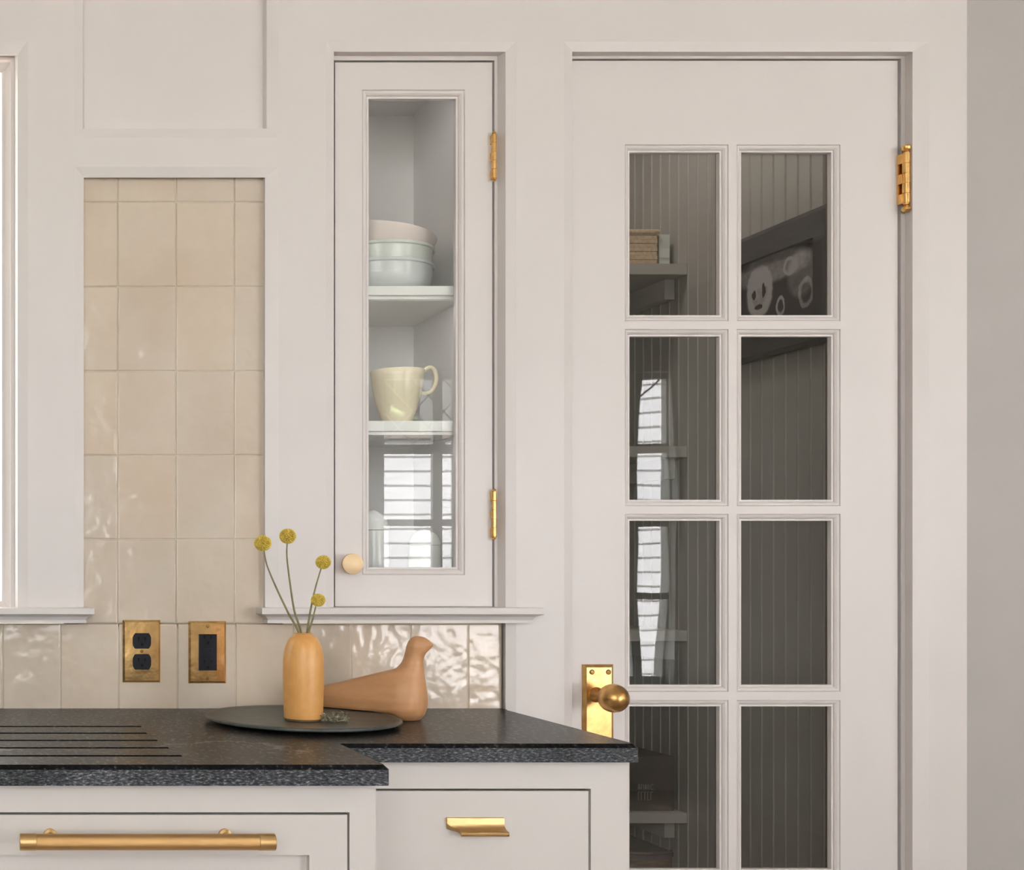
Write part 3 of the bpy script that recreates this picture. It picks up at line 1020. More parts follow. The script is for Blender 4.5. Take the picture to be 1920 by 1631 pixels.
def worktop():
    base = [(XL_R + .02, 0.001), (XL_R + .02, Y2), (XN, Y2), (XN, Y1), (XE, Y1), (XE, -0.021), (PX(941, 0), -0.021), (PX(941, 0), 0.001)]
    rad = [0, 0, .007, .004, .007, 0, 0, 0]
    poly = rounded(base, rad)
    e = 0.0060
    base2 = [(XL_R + .02, 0.001), (XL_R + .02, Y2 + e), (XN - e, Y2 + e), (XN - e, Y1 + e), (XE - e, Y1 + e), (XE - e, -0.021), (PX(941, 0), -0.021), (PX(941, 0), 0.001)]
    rad2 = [0, 0, .005, .004, .005, 0, 0, 0]
    poly2 = rounded(base2, rad2)
    n = len(poly)
    mb = MB()
    zs = [(poly, ZT - TH, 0), (poly, ZT - e, 1), (poly2, ZT, 1)]
    for (pa, za, _), (pb_, zb_, mi) in zip(zs, zs[1:]):
        mi = 1 if zb_ < ZT else 2
        for k in range(n):
            m = (k + 1) % n
            mb.face([(*pa[k], za), (*pa[m], za), (*pb_[m], zb_), (*pb_[k], zb_)], mi)
    mb.face([(*p, ZT) for p in poly2], 0)
    mb.face([(*p, ZT - TH) for p in reversed(poly)], 1)
    return mb.build('worktop', [M['stone_top'], M['stone_edge'], M['stone_dark']], merge=True)


wt = worktop()
tag(wt, 'dark speckled stone worktop with drainage grooves and stepped front', 'worktop')
# cut the five drainage grooves
cut = MB()
for (gy, ex) in ((1362, 265), (1374.5, 275), (1388, 295), (1402, 316), (1417, 341)):
    s = (gy - 1061) / 1000 / (CZ - ZT)
    Y = D / s - D
    Xe = CX + (ex + 76) / 1000 / s
    prof = [(Y - .0066, ZT + .01), (Y - .0066, ZT - .0015), (Y - .0045, ZT - .0045), (Y + .0045, ZT - .0045), (Y + .0066, ZT - .0015), (Y + .0066, ZT + .01)]
    cut.extrude(prof, -1.0, Xe)
co = cut.build('cutter', M['stone_dark'])
md = wt.modifiers.new('grooves', 'BOOLEAN')
md.operation = 'DIFFERENCE'; md.object = co; md.solver = 'EXACT'
try: md.material_mode = 'TRANSFER'
except Exception: pass
bpy.context.view_layer.update()
dg = bpy.context.evaluated_depsgraph_get()
me2 = bpy.data.meshes.new_from_object(wt.evaluated_get(dg))
wt.modifiers.clear(); wt.data = me2
bpy.data.objects.remove(co, do_unlink=True)

YF1, YF2 = -0.428, -0.618      # cabinet faces


def drawer_hole_frame(x0, x1, z0, z1, hole, y, th=.02):
    return grid_face([(hole[0], hole[1], hole[2], hole[3], 0)], x0, x1, z0, z1, y, y + th)


# deep left cabinet
zt_ = ZT - TH
lc = thing('base_cabinet', (-0.3, YF2 + .3, 0), 'deep pale base cabinet under the worktop with a long brass bar pull', 'cabinet')
hole = (-0.62, PX(655.5, YF2), 0.12, PZ(1523, YF2))
xR = PX(705, YF2)
drawer_hole_frame(XL_R + .03, xR, 0.10, zt_, hole, YF2).build('face_frame', M['cab'], lc, fix=False)
MB().box(XL_R + .03, xR, YF2 + .02, -0.03, 0.0, zt_ - .004).build('carcass', M['cab'], lc)
mb = MB().box(hole[0] - .003, hole[1] + .003, YF2 + .0185, YF2 + .0198, hole[2] - .003, hole[3] + .003)
mb.build('gap_shade_sheet', M['gap'], lc)  # dark sheet painted as the shade around the door
gp = 0.0034
dxa, dxb, dza, dzb = hole[0] + gp, hole[1] - gp * .9, hole[2] + gp, hole[3] - gp
pr = (dxa + .08, PX(580, YF2), dza + .08, PZ(1603, YF2))
mb = grid_face([(pr[0], pr[1], pr[2], pr[3], 0)], dxa, dxb, dza, dzb, YF2, YF2 + .018)
dw = mb.build('door', M['cab'], lc, fix=False)
MB().box(pr[0] - .004, pr[1] + .004, YF2 + .012, YF2 + .017, pr[2] - .004, pr[3] + .004).build('panel', M['cab'], dw)
# bar pull
yh = -0.660
hx0, hzc = P(37, 1578.5, yh); hx1 = PX(515.5, yh)
rr = 0.0112
capw = 0.022
mb = MB()
mb.lathe([(rr * .96, capw), (rr * .96, hx1 - hx0 - capw)], (hx0, yh, hzc), 'X', 40, 1)
for (a, b) in ((0, capw), (hx1 - hx0 - capw, hx1 - hx0)):
    mb.lathe([(0.0001, a), (rr - .0006, a), (rr, a + .0006), (rr, b - .0006), (rr - .0006, b), (0.0001, b)], (hx0, yh, hzc), 'X', 40, 0)
for pxx in (96, 428):
    sx = PX(pxx, -.64)
    mb.lathe([(.0055, 0), (.0055, 0.034), (.009, .036), (.009, YF2 - yh)], (sx, yh, hzc), 'Y', 20, 0)
bp = mb.build('handle', [M['brass_satin'], M['knurl']], dw, smooth=True)
bp['label'] = 'long knurled brass bar pull'

# shallower right cabinet
rc = thing('base_cabinet', (0.72, YF1 + .2, 0), 'shallower pale base cabinet beside the pantry door with a brass lip pull', 'cabinet')
hole = (0.47, PX(1108, YF1), 0.60, PZ(1478.5, YF1))
xR2 = PX(1178, YF1)
drawer_hole_frame(xR + .001, xR2, 0.10, zt_, (hole[0] + .03, *hole[1:]), YF1).build('face_frame', M['cab'], rc, fix=False)
MB().box(xR + .001, xR2, YF1 + .02, -0.024, 0.0, zt_ - .004).build('carcass', M['cab'], rc)
MB().box(xR + .003, hole[1] + .003, YF1 + .0185, YF1 + .0198, hole[2] - .003, hole[3] + .003).build('gap_shade_sheet', M['gap'], rc)  # dark sheet giving the drawer gap its painted shade
mb = MB().box(xR + .004, hole[1] - .0036, YF1, YF1 + .018, hole[2] + .0026, hole[3] - .0036, bev=.0006)
dw2 = mb.build('drawer', M['cab'], rc)
MB().box(xR + .004, hole[1] - .0036, YF1, YF1 + .018, 0.13, hole[2] - .004, bev=.0006).build('door', M['cab'], rc)
# lip pull: flat flange, hollow curve and rounded lip, notched at the left
zA = PZ(1532, YF1)
xa, xb = PX(836, YF1), PX(943, YF1)
mb = MB()
pts = [(0.0, 0.0), (-.0045, -.0006), (-.0050, -.003), (-.0050, -.0085), (-.0062, -.0125), (-.0100, -.0160), (-.0160, -.0180), (-.0200, -.0182), (-.0215, -.0195), (-.0215, -.0235), (-.0205, -.0248), (-.0185, -.0248), (-.0160, -.0215), (-.0090, -.0205), (-.0040, -.0170), (-.0015, -.0120), (0.0, -.0110)]
n = len(pts)
va, vb = [], []
for (dy, dz) in pts:
    f = min(1, max(0, (-dy - .005) / .004))
    va.append((xa + .0150 * f, YF1 + dy, zA + dz)); vb.append((xb, YF1 + dy, zA + dz))
fs = [(i, (i + 1) % n, (i + 1) % n + n, i + n) for i in range(n)] + [tuple(range(n)), tuple(reversed(range(n, 2 * n)))]
mb.add(va + vb, fs)
hd = mb.build('handle', M['brass_satin'], dw2, smooth=True)
hd['label'] = 'short folded brass lip pull'

# ------------------------------------------------------------------ brass outlet plates
def plate(pl, pr_, pt, pb_, name, label):
    y = -0.0065
    x0, z1 = P(pl, pt, y); x1, z0 = P(pr_, pb_, y)
    o = thing(name, ((x0 + x1) / 2, 0, z0), label, 'outlet', 'brass outlet plates on the tiles')
    e = .0038
    mb = MB().rects([(x0, x1, z0, z1, -.0012), (x0, x1, z0, z1, -.0030), (x0 + .001, x1 - .001, z0 + .001, z1 - .001, -.0040), (x0 + e, x1 - e, z0 + e, z1 - e, -.0068)])
    # slightly dished face for the uneven reflections
    nx, nz = 8, 12
    vs, fs = [], []
    for j in range(nz + 1):
        for i in range(nx + 1):
            u, v = i / nx, j / nz
            vs.append((x0 + e + (x1 - x0 - 2 * e) * u, -.0068 - .0007 * math.sin(PI * u) * math.sin(PI * v), z0 + e + (z1 - z0 - 2 * e) * v))
    for j in range(nz):
        for i in range(nx):
            a = j * (nx + 1) + i
            fs.append((a, a + 1, a + nx + 2, a + nx + 1))
    mb.add(vs, fs)
    mb.build('plate', M['brass_plate'], o, smooth=True, fix=False, merge=True)
    return o, (x0 + x1) / 2, (z0 + z1) / 2


def screw(x, z, y, parent):
    mb = MB().lathe([(0.0001, -.0010), (.0022, -.0008), (.0030, 0), (.0030, .001)], (x, y, z), 'Y', 16)
    mb.box(x - .0020, x + .0020, y - .0014, y - .0008, z - .0003, z + .0003)
    return mb.build('screw', M['brass_dark'], parent, smooth=True)


def slots(mb, x, z, y, up=True):
    mb.box(x - .0075, x - .0052, y - .0004, y + .001, z + .001, z + .0075, 1)
    mb.box(x + .0048, x + .0068, y - .0004, y + .001, z + .0015, z + .0070, 1)
    mb.lathe([(0.0001, -.0004), (.0026, -.0004), (.0026, .001)], (x, y, z - .0065), 'Y', 16, 1)
    for s in (-1, 1):
        mb.tube([(x + s * .0062 - .003, y, z), (x + s * .0062 - .003, y, z + .0085), (x + s * .0062 + .003, y, z + .0085), (x + s * .0062 + .003, y, z)], .0004, 5, 0)


o, cx_, cz_ = plate(230.5, 301, 1162.5, 1279.5, 'duplex_outlet', 'tarnished brass plate with two round black sockets, left of the pair')
for dz in (0.0196, -0.0196):
    pts = []
    hw, hh_ = .0172, .0145
    for k in range(32):
        a = 2 * PI * k / 32
        x = .0176 * math.cos(a) * 1.0
        z = .0205 * math.sin(a)
        pts.append((max(-hw, min(hw, x * 1.03)), max(-hh_, min(hh_, z))))
    mb = MB()
    vs = [(cx_ + a, -.0070, cz_ + dz + b) for a, b in pts] + [(cx_ + a, -.0090, cz_ + dz + b) for a, b in pts] + [(cx_ + a * .95, -.0096, cz_ + dz + b * .95) for a, b in pts]
    n = 32
    fs = [(i, (i + 1) % n, (i + 1) % n + n, i + n) for i in range(n)] + [(i + n, (i + 1) % n + n, (i + 1) % n + 2 * n, i + 2 * n) for i in range(n)] + [tuple(range(2 * n, 3 * n))]
    mb.add(vs, fs, 0)
    slots(mb, cx_, cz_ + dz, -.0097)
    mb.build('socket', [M['black_plastic'], M['slot']], o)
screw(cx_, cz_, -.0078, o)
o, cx_, cz_ = plate(354, 424.5, 1164.5, 1281, 'rocker_outlet', 'polished brass plate with a square black safety outlet, right of the pair')
mb = MB().box(cx_ - .0170, cx_ + .0170, -.0092, -.005, cz_ - .0340, cz_ + .0340, 0, bev=.0008)
slots(mb, cx_, cz_ + .0245, -.0093)
slots(mb, cx_, cz_ - .0215, -.0093)
mb.build('socket', [M['black_plastic'], M['slot']], o)
MB().box(cx_ - .0085, cx_ + .0085, -.0104, -.009, cz_ + .0008, cz_ + .0072, 0, bev=.0006).build('test_button', M['black_plastic'], o)
MB().box(cx_ - .0085, cx_ + .0085, -.0104, -.009, cz_ - .0085, cz_ - .0008, 0, bev=.0006).build('reset_button', M['black_plastic'], o)
screw(cx_, cz_ + .0488, -.0072, o)
screw(cx_, cz_ - .0488, -.0072, o)

# ------------------------------------------------------------------ tray, vase, flowers, herbs, bird
TX, TY, TR = 0.5035, -0.2170, 0.1610
tzt = ZT + .0130
prof = [(0.0001, ZT), (.105, ZT), (.110, ZT + .0005), (.148, ZT + .0050), (TR - .001, ZT + .0075), (TR, ZT + .0090), (TR - .0005, ZT + .0115), (TR - .003, tzt), (TR - .012, tzt - .0008), (0.0001, tzt - .0008)]
tr_ = MB().lathe([(r_, z - ZT) for r_, z in prof], (TX, TY, ZT), 'Z', 96).build('tray', M['tray'], smooth=True)
tag(tr_, 'round dark green-grey slate tray under the ochre vase', 'tray')
tz = tzt - .0008
VX, VY = 0.4920, -0.2680
vz = [(0.0001, .0), (.0285, .0), (.0300, .0012), (.0300, .0032), (.0305, .0040), (.0310, .0060), (.0318, .028), (.0327, .055), (.0331, .078), (.0326, .098), (.0312, .112), (.0288, .1225), (.0255, .1305), (.0215, .1362),
      (.0172, .1398), (.0145, .1412), (.0138, .1425), (.0141, .1438), (.0136, .1445), (.0120, .1440), (.0115, .1400), (.0120, .132), (.0240, .118), (.0270, .08), (.0260, .012), (0.0001, .009)]
vs_ = thing('vase', (VX, VY, tz), 'ochre bottle vase with yellow ball flowers standing on the slate tray', 'vase')
MB().lathe(vz[4:], (VX, VY, tz), 'Z', 64).build('body', M['vase'], vs_, smooth=True)
MB().lathe(vz[:5] + [(.0001, .0040)], (VX, VY, tz), 'Z', 64).build('foot', M['vase_foot'], vs_, smooth=True)


def flower(head, rpx, pts, dy, label):
    Yf = VY + dy
    hx, hz = P(head[0], head[1], Yf)
    R_ = rpx / 2250 * (D + Yf)
    path = []
    m = len(pts)
    for i, (a, b) in enumerate(pts):
        y = VY + dy
        X, Z = P(a, b, y)
        path.append((X, y, Z))
    # into the vase
    X, Y, Z = path[-1]
    dxx = (X - VX)
    path.append((VX + dxx * .9, VY + dy * 1.5, Z - .035))
    root = thing('ball_flower', (X, Y, Z - .035), label, 'flower', 'dried yellow ball flowers in the vase')
    # smooth path
    sp = []
    P_ = [Vector(p) for p in path]
    for i in range(len(P_) - 1):
        p0, p1, p2, p3 = P_[max(i - 1, 0)], P_[i], P_[i + 1], P_[min(i + 2, len(P_) - 1)]
        for k in range(5):
            t = k / 5
            sp.append(0.5 * ((2 * p1) + (-p0 + p2) * t + (2 * p0 - 5 * p1 + 4 * p2 - p3) * t * t + (-p0 + 3 * p1 - 3 * p2 + p3) * t ** 3))
    sp.append(P_[-1])
    nn = len(sp)
    rads = [.0011 + .0009 * min(1, i / (nn * .8)) for i in range(nn)]
    MB().tube(sp, rads, 8).build('stem', M['stem'], root, smooth=True)
    # head: a core covered by small florets set in a spiral
    bm = bmesh.new()
    bmesh.ops.create_icosphere(bm, subdivisions=2, radius=R_ * .84)
    mbf = MB(); bm.verts.index_update()
    mbf.add([(v.co.x + hx, v.co.y + Yf, v.co.z * .92 + hz) for v in bm.verts], [[v.index for v in f.verts] for f in bm.faces])
    bm.free()
    bm = bmesh.new(); bmesh.ops.create_icosphere(bm, subdivisions=1, radius=1)
    bm.verts.index_update()
    bv = [v.co.copy() for v in bm.verts]; bf = [[v.index for v in f.verts] for f in bm.faces]
    bm.free()
    N = 170
    for k in range(N):
        z = 1 - 2 * (k + .5) / N
        a = k * 2.399963
        rr_ = math.sqrt(1 - z * z)
        d = Vector((rr_ * math.cos(a), z, rr_ * math.sin(a)))
        c = Vector((hx, Yf, hz)) + Vector((d.x, d.y, d.z * .93)) * R_ * .90
        br = R_ * .118
        q = d.to_track_quat('Z', 'Y')
        mbf.add([(c + q @ Vector((v.x * br, v.y * br, v.z * br * 1.3)))[:] for v in bv], bf)
    mbf.build('flower_head', M['flower'], root, smooth=True, fix=False)
    return root


flower((493, 1018.5), 15.5, [(495, 1029), (500, 1058), (518, 1102), (541, 1150), (561, 1188)], -.004, 'leftmost yellow ball flower, leaning far over the tiles')
flower((539.5, 1005), 15.2, [(538.5, 1018), (538, 1044), (544, 1095), (552, 1145), (565, 1188)], .006, 'tallest yellow ball flower, second from the left')
flower((606, 1054), 13.8, [(602, 1066), (592, 1100), (583, 1140), (575.5, 1188)], .008, 'rightmost yellow ball flower, on a thin slanting stem')
flower((596.5, 1125), 13.0, [(592, 1137), (587, 1158), (579, 1188)], -.008, 'lowest and shortest yellow ball flower')

# dried herb sprig
hb = thing('herb_sprig', (0.533, -0.285, tz), 'small dried green herb sprig lying on the tray beside the vase', 'herb')
rl = random.Random(5)
hxa, hxb = PX(603, -.29), PX(650, -.29)
mb = MB()
pts = [(hxa + (hxb - hxa) * t, -.290 + .010 * math.sin(t * 5), tz + .0022 + .002 * math.sin(t * 9)) for t in [k / 9 for k in range(10)]]
mb.tube(pts, .0008, 6)
pts2 = [(p[0], p[1] + .010 * math.sin(p[0] * 60), p[2]) for p in pts]
mb.tube(pts2, .0007, 6)
mb.build('stalk', M['herb'], hb, smooth=True)
mb = MB()
for k in range(150):
    t = rl.random()
    c = Vector((hxa + (hxb - hxa) * t, -.290 + rl.uniform(-.013, .013), tz + .002 + abs(rl.gauss(0, .0045)) + .001))
    q = Vector((rl.uniform(-1, 1), rl.uniform(-1, 1), rl.uniform(-.4, .7))).normalized().to_track_quat('X', 'Z')
    l, w = rl.uniform(.0045, .0085), rl.uniform(.0010, .0020)
    vs2 = [(0, 0, 0), (l * .4, w, .0006), (l, 0, 0), (l * .4, -w, .0006), (l * .4, 0, -.0005)]
    V2 = [(c + q @ Vector(v))[:] for v in vs2]
    V2 = [(a, b, max(z_, tz + .0002)) for a, b, z_ in V2]
    mb.add(V2, [(0, 1, 2), (0, 2, 3), (0, 4, 1), (1, 4, 2), (2, 4, 3), (3, 4, 0)])
lf = mb.build('leaf', M['herb'], hb)
lf['kind'] = 'stuff'


# turned wooden bird: stacked horizontal sections
def bird():
    Xb, Yb = 0.7045, -0.170
    th = math.atan2(0.105, -0.150)          # tail direction in plan
    dx_, dy_ = math.cos(th), math.sin(th)
    sB = (D + Yb) / 2250

    def t_of_px(px):
        # point (Xb + t*dx, Yb + t*dy) projecting on px
        k = (px + 76) / 2250
        # CX + k*(D + Yb + t dy) = Xb + t dx
        return (CX + k * (D + Yb) - Xb) / (dx_ - k * dy_)

    def z_of(py, t):
        return CZ + (1061 - py) / 2250 * (D + Yb + t * dy_)
    right = [(778, 1192.5), (788, 1193), (797, 1195.5), (804, 1200), (809, 1205), (813.5, 1210), (808, 1216), (801, 1222), (796, 1229), (793.5, 1238), (794, 1250), (795.5, 1265), (798, 1283), (800.5, 1300), (801.5, 1315), (800, 1330), (796, 1341), (789, 1349), (780, 1354), (768, 1357)]
    left = [(778, 1192.5), (771, 1196), (765.5, 1203), (762, 1212), (760, 1222), (757, 1233), (753, 1242), (747, 1249), (741, 1253.5), (724, 1257.5), (700, 1263), (672, 1270), (640, 1278), (600, 1287), (572, 1293.5), (563, 1298), (560, 1305), (561, 1315), (568, 1325), (590, 1335), (640, 1345), (700, 1352), (740, 1356), (768, 1357)]
    rp = [(t_of_px(a), z_of(b, t_of_px(a))) for a, b in right]
    lp = [(t_of_px(a), z_of(b, t_of_px(a))) for a, b in left]
    zlo = ZT
    def interp(pts, z):
        for (t0, z0), (t1, z1) in zip(pts, pts[1:]):
            if z0 >= z >= z1 and z0 > z1:
                return t0 + (t1 - t0) * (z0 - z) / (z0 - z1)
        return pts[-1][0] if z < pts[-1][1] else pts[0][0]
    zmin = max(rp[-1][1], lp[-1][1]); zmax = min(rp[0][1], lp[0][1])
    N, K = 90, 48
    rings = []
    hw_pts = [(1192.5, 1), (1196, 11), (1202, 16), (1212, 18.5), (1225, 18), (1238, 19), (1250, 23), (1262, 29), (1280, 37), (1300, 42), (1315, 43), (1330, 40), (1342, 32), (1350, 22), (1355, 12), (1357, 3)]
    for i in range(N + 1):
        f = i / N
        f = 0.5 - 0.5 * math.cos(PI * f) * (1 - 0.0)
        z = zmax + (zmin - zmax) * f
        tr_r, tl = interp(rp, z), interp(lp, z)
        py = 1061 - (z - CZ) / sB
        w = hw_pts[-1][1]
        for (p0, w0), (p1, w1) in zip(hw_pts, hw_pts[1:]):
            if p0 <= py <= p1: w = w0 + (w1 - w0) * (py - p0) / (p1 - p0); break
        if py < hw_pts[0][0]: w = hw_pts[0][1]
        w = w / 1000 / 1.087
        # t is negative towards breast-right, positive towards the tail
        a, b = tr_r, tl            # a (right) < b (left/tail)
        length = b - a
        front = min(w * 1.15, length * .5)
        beak = max(0, 1 - abs(py - 1209) / 12)
        ring = []
        for k in range(K):
            ang_ = 2 * PI * k / K
            c, s = math.cos(ang_), math.sin(ang_)
            if c < 0:      # breast side
                fr = front
                if beak > 0: fr = front + (length * .62 - front) * beak
                t = a + fr + c * fr
                ww = w * abs(s) ** (1 + .9 * beak)
                u = math.copysign(ww, s)
            else:          # tail side: long taper to a thin rounded end
                m = a + (front if beak == 0 else front + (length * .62 - front) * beak)
                t = m + c * (b - m)
                q_ = min(1, (b - m) / .12)
                full = abs(s)
                tail_w = (abs(s) * (1 - .55 * c ** 1.0 * q_))
                u = math.copysign(w * (full * (1 - q_) + tail_w * q_), s)
            ring.append((Xb + t * dx_ - u * dy_, Yb + t * dy_ + u * dx_, max(z, ZT)))
        rings.append(ring)
    zc = tz + .0016
    for r3 in rings:
        for k, p in enumerate(r3):
            if (p[0] - TX) ** 2 + (p[1] - TY) ** 2 < (TR + .004) ** 2 and p[2] < zc: r3[k] = (p[0], p[1], zc)
    mb = MB()
    vs3 = [p for r3 in rings for p in r3]
    fs3 = []
    for i in range(N):
        for k in range(K):
            m = (k + 1) % K
            fs3.append((i * K + k, i * K + m, (i + 1) * K + m, (i + 1) * K + k))
    fs3 += [tuple(range(K)), tuple(reversed(range(N * K, (N + 1) * K)))]
    mb.add(vs3, fs3)
    o = mb.build('wooden_bird', M['bird'], smooth=True)
    m_ = o.modifiers.new('s', 'SMOOTH'); m_.factor = .5; m_.iterations = 1
    zmn = min(v.co.z for v in o.data.vertices)
    o.location.z = ZT - zmn + 0.0002
    tag(o, 'smooth tan wooden bird figure behind the slate tray, facing right', 'figurine')
    return o


bird()

# ------------------------------------------------------------------ crockery in the wall cupboard
def bowl(cx, cy, z, rb, rt, h, mat, name, label, rimh=None, group=None):
    o = thing(name, (cx, cy, z), label, 'bowl', group)
    prof = [(0.0001, 0), (rb * .60, 0), (rb * .63, .003), (rb * .86, h * .10), (rb * .97, h * .25), (rb * 1.01, h * .42), ((rb + rt) / 2 + .001, h * .65), (rt - .001, h * .93)]
    if rimh: prof += [(rt - .0005, h - rimh - .0015), (rt + .0022, h - rimh), (rt + .0022, h - .001)]
    prof += [(rt, h), (rt - .0035, h), (rt - .005, h - .004), (rb * .9, h * .35), (rb * .6, h * .14), (0.0001, h * .12)]
    MB().lathe(prof, (cx, cy, z), 'Z', 72).build('body', mat, o, smooth=True)
    return o


bcx, bcy = 0.7570, 0.165
g = 'nested bowls in the wall cupboard'
bowl(bcx, bcy, zs1 + .0002, .107, .1130, .062, M['palegrey'], 'mixing_bowl', 'pale grey bowl at the bottom of the nested stack', .006, g)
bowl(bcx, bcy, zs1 + .0315, .106, .1135, .064, M['celadon'], 'mixing_bowl', 'pale green rimmed bowl in the middle of the nested stack', .006, g)
pb_ = bowl(bcx - .004, bcy, zs1 + .066, .098, .1165, .062, M['pink'], 'mixing_bowl', 'blush pink tilted bowl on top of the nested stack', None, g)
pb_.rotation_euler = (0, math.radians(7.5), 0)

jx, jy, jz = 0.7905, 0.125, zs2 + .0002
jg = thing('cream_jug', (jx, jy, jz), 'cream coloured pottery jug with looped handle on the lower cupboard shelf', 'jug')
prof = [(0.0001, 0), (.0255, 0), (.0265, .002), (.0285, .010), (.0355, .030), (.0430, .055), (.0480, .078), (.0500, .095), (.0512, .1085), (.0505, .110), (.0485, .1085), (.047, .095), (.044, .07), (.033, .03), (.024, .008), (0.0001, .006)]
MB().lathe(prof, (jx, jy, jz), 'Z', 64).build('body', M['cream'], jg, smooth=True)
hp = [(.046, .100), (.056, .112), (.066, .1175), (.075, .112), (.0785, .098), (.0765, .083), (.069, .070), (.058, .066), (.044, .068)]
H_ = [Vector((jx + a, jy + .004, jz + b)) for a, b in hp]
hs_ = []
for i in range(len(H_) - 1):
    p0, p1, p2, p3 = H_[max(i - 1, 0)], H_[i], H_[i + 1], H_[min(i + 2, len(H_) - 1)]
    for k in range(5):
        t = k / 5
        hs_.append(0.5 * ((2 * p1) + (-p0 + p2) * t + (2 * p0 - 5 * p1 + 4 * p2 - p3) * t * t + (-p0 + 3 * p1 - 3 * p2 + p3) * t ** 3))
hs_.append(H_[-1])
MB().tube(hs_, .0044, 12).build('handle', M['cream'], jg, smooth=True)

zf = CZB + .0002
for (pxc, pyt, rad, yy, lab) in ((700, 956, .030, .16, 'taller white porcelain jar at the left on the cupboard floor'), (796, 992, .030, .13, 'shorter round white jar at the right on the cupboard floor')):
    cx3 = PX(pxc, yy); zt3 = PZ(pyt, yy)
    h3 = zt3 - zf
    j = thing('porcelain_jar', (cx3, yy, zf), lab, 'jar', 'white jars on the cupboard floor')
    MB().lathe([(0.0001, 0), (rad * .8, 0), (rad, .01), (rad * 1.05, h3 * .5), (rad, h3 * .78), (0.0001, h3 * .78)], (cx3, yy, zf), 'Z', 40).build('body', M['porcelain'], j, smooth=True)
    MB().lathe([(rad * 1.02, h3 * .785), (rad * 1.02, h3 * .82), (rad * .8, h3 * .92), (rad * .3, h3 * .985), (0.0001, h3)], (cx3, yy, zf), 'Z', 40).build('lid', M['porcelain'], j, smooth=True)

# ------------------------------------------------------------------ windows of the room (one mirrored in the glass, two added for light) and the house outside
def frame_window(name, label, h, axis, pos, vbars, hbars, lead=None):
    w = struct(thing(name, (0, 0, 0), label, None))
    a0, a1, z0, z1 = h

    def bx(a, b, d0, d1, za, zb_, nm='glazing_bar', mat='sash'):
        mb = MB()
        if axis == 'Y': mb.box(a, b, pos + d0, pos + d1, za, zb_)
        else: mb.box(pos - d1, pos - d0, a, b, za, zb_)
        return mb.build(nm, M[mat], w)
    t = .05
    for (a, b, c, d) in ((a0 - .09, a0, z0 - .09, z1 + .09), (a1, a1 + .018, z0 - .09, z1 + .09), (a0, a1, z1, z1 + .09), (a0 - .02, a1 + .02, z0 - .09, z0)):
        bx(a, b, 0.0, .02, c, d, 'casing')
    for (a, b, c, d) in ((a0, a0 + t * .6, z0, z1), (a1 - t * .2, a1, z0, z1), (a0, a1, z1 - t * .6, z1), (a0, a1, z0, z0 + t)):
        bx(a, b, -.09, -.05, c, d, 'sash')
    for v, wd in vbars: bx(v - wd / 2, v + wd / 2, -.085, -.055, z0, z1)
    for v, wd in hbars: bx(a0, a1, -.084, -.056, v - wd / 2, v + wd / 2)
    if lead:
        la, lb, lz0, lz1 = lead
        n = 8
        mb = MB()
        st = (lb - la) / n
        for k in range(n):
            x0_, x1_ = la + st * k, la + st * (k + 1)
            mb.tube([(x0_, pos - .07, lz0), (x1_ + st, pos - .07, lz1)], .005, 6)
            mb.tube([(x1_, pos - .07, lz0), (x0_ - st, pos - .07, lz1)], .005, 6)
        mb.build('lead_lattice', M['white'], w)
    return w


frame_window('window_2', 'many-paned window behind the viewer, mirrored in the glass', W2, 'Y', YB_R,
             [(2.455, .05), (2.78, .035), (3.11, .035), (3.50, .06)], [(1.80, .05), (1.41, .035), (1.02, .035)], (2.17, 3.46, 1.83, 2.17))
frame_window('added_window_3', 'large window behind the viewer', W3, 'Y', YB_R, [(-.75, .06)], [(1.8, .06)])
frame_window('added_window_4', 'large window in the right-hand wall', W4, 'X', XR_R, [(-2.22, .06)], [(1.8, .06)])

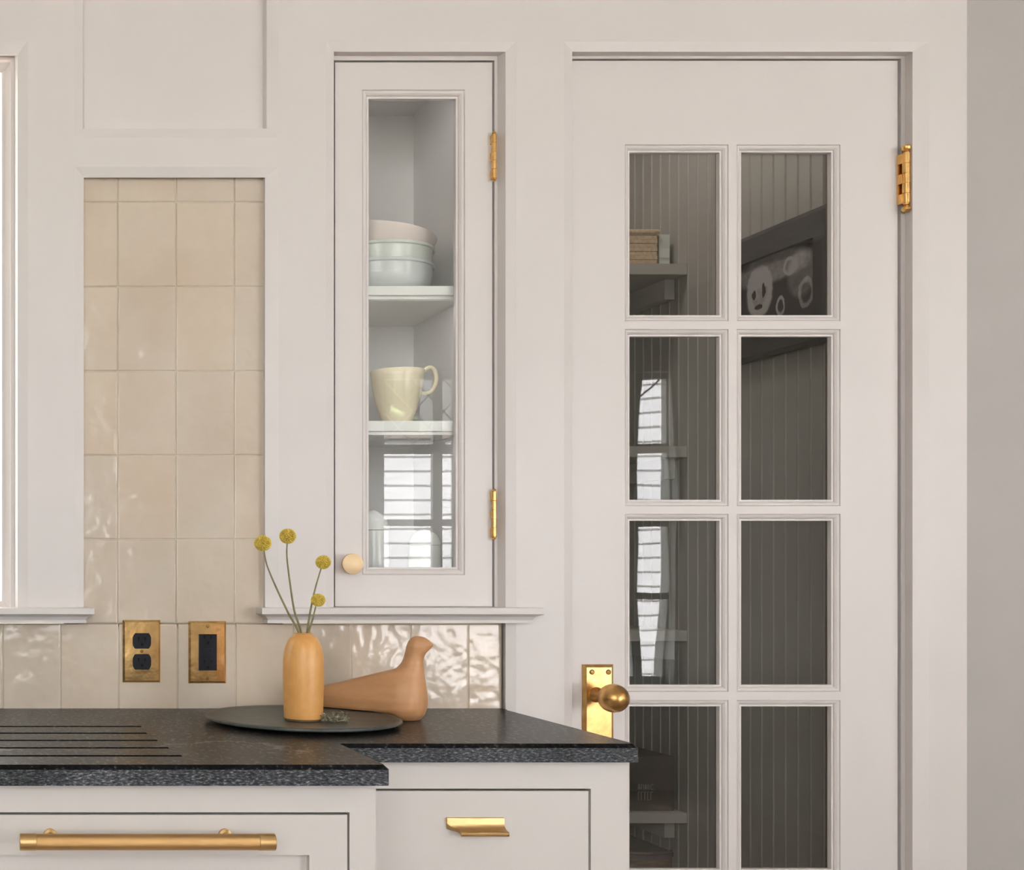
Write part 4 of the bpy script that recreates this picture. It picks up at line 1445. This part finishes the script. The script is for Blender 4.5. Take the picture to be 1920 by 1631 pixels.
hs = thing('neighbouring_house', (5.0, -7.2, 0), 'white clapboard house outside, mirrored in the door and cupboard glass', 'house')
MB().box(2.75, 8.2, -9.5, -7.05, 0, 2.16).build('wall', M['siding'], hs)
MB().box(4.45, 8.2, -9.5, -7.051, 2.16, 3.6).build('wall', M['siding'], hs)
for (xa_, xb_, ks) in ((2.7, 8.2, range(0, 19)), (4.4, 8.2, range(19, 32))):
    bd = MB()
    bd.extrude([(-7.05, 0), (-7.022, 0), (-7.022, .006), (-7.040, .112), (-7.05, .112)], xa_, xb_)
    b0 = bd.build('siding_board', M['siding'], None, origin=(xa_, -7.05, 0))
    for k in ks:
        o = b0 if k == ks[0] else b0.copy()
        if k != ks[0]: COL.objects.link(o)
        place(o, (xa_, -7.05, .02 + k * .112), hs)
MB().extrude([(-7.0, 2.17), (-7.0, 2.22), (-9.6, 2.4), (-9.6, 2.17)], 2.6, 4.45).build('roof', M['carton'], hs)
MB().extrude([(-6.6, 3.5), (-6.6, 3.6), (-8.3, 5.0), (-10, 3.6), (-10, 3.5)], 4.2, 8.4).build('roof', M['carton'], hs)
tree = thing('garden_tree', (3.3, -12, -.04), 'dark green tree beyond the neighbouring house, mirrored in the glass', 'tree')
MB().tube([(3.3, -12, -.04), (3.35, -12, 1.5), (3.2, -12, 3.0)], [.18, .14, .09], 10).build('trunk', M['wood'], tree, smooth=True)
mb = MB()
rl = random.Random(11)
for k in range(4200):
    d = Vector((rl.gauss(0, 1), rl.gauss(0, .5), rl.gauss(0, .8))).normalized() * rl.uniform(.1, 1) ** .5
    c = Vector((3.4 + d.x * 3.0, -12 + d.y * 1.6, 3.3 + d.z * 2.0))
    q = Vector((rl.uniform(-1, 1), rl.uniform(-1, 1), rl.uniform(-1, 1))).normalized().to_track_quat('X', 'Z')
    mb.face([(c + q @ Vector(v))[:] for v in ((-.27, 0, 0), (0, -.18, .03), (.27, 0, 0), (0, .18, .03))])
lv = mb.build('foliage', M['foliage'], tree, fix=False)
lv['kind'] = 'stuff'
struct(MB().box(-14, 16, -22, -4.14, -.14, -.04).build('ground', M['ground']), 'grassy ground outside')
struct(MB().box(3.84, 16, -4.14, 12, -.14, -.04).build('ground', M['ground']), 'grassy ground outside')
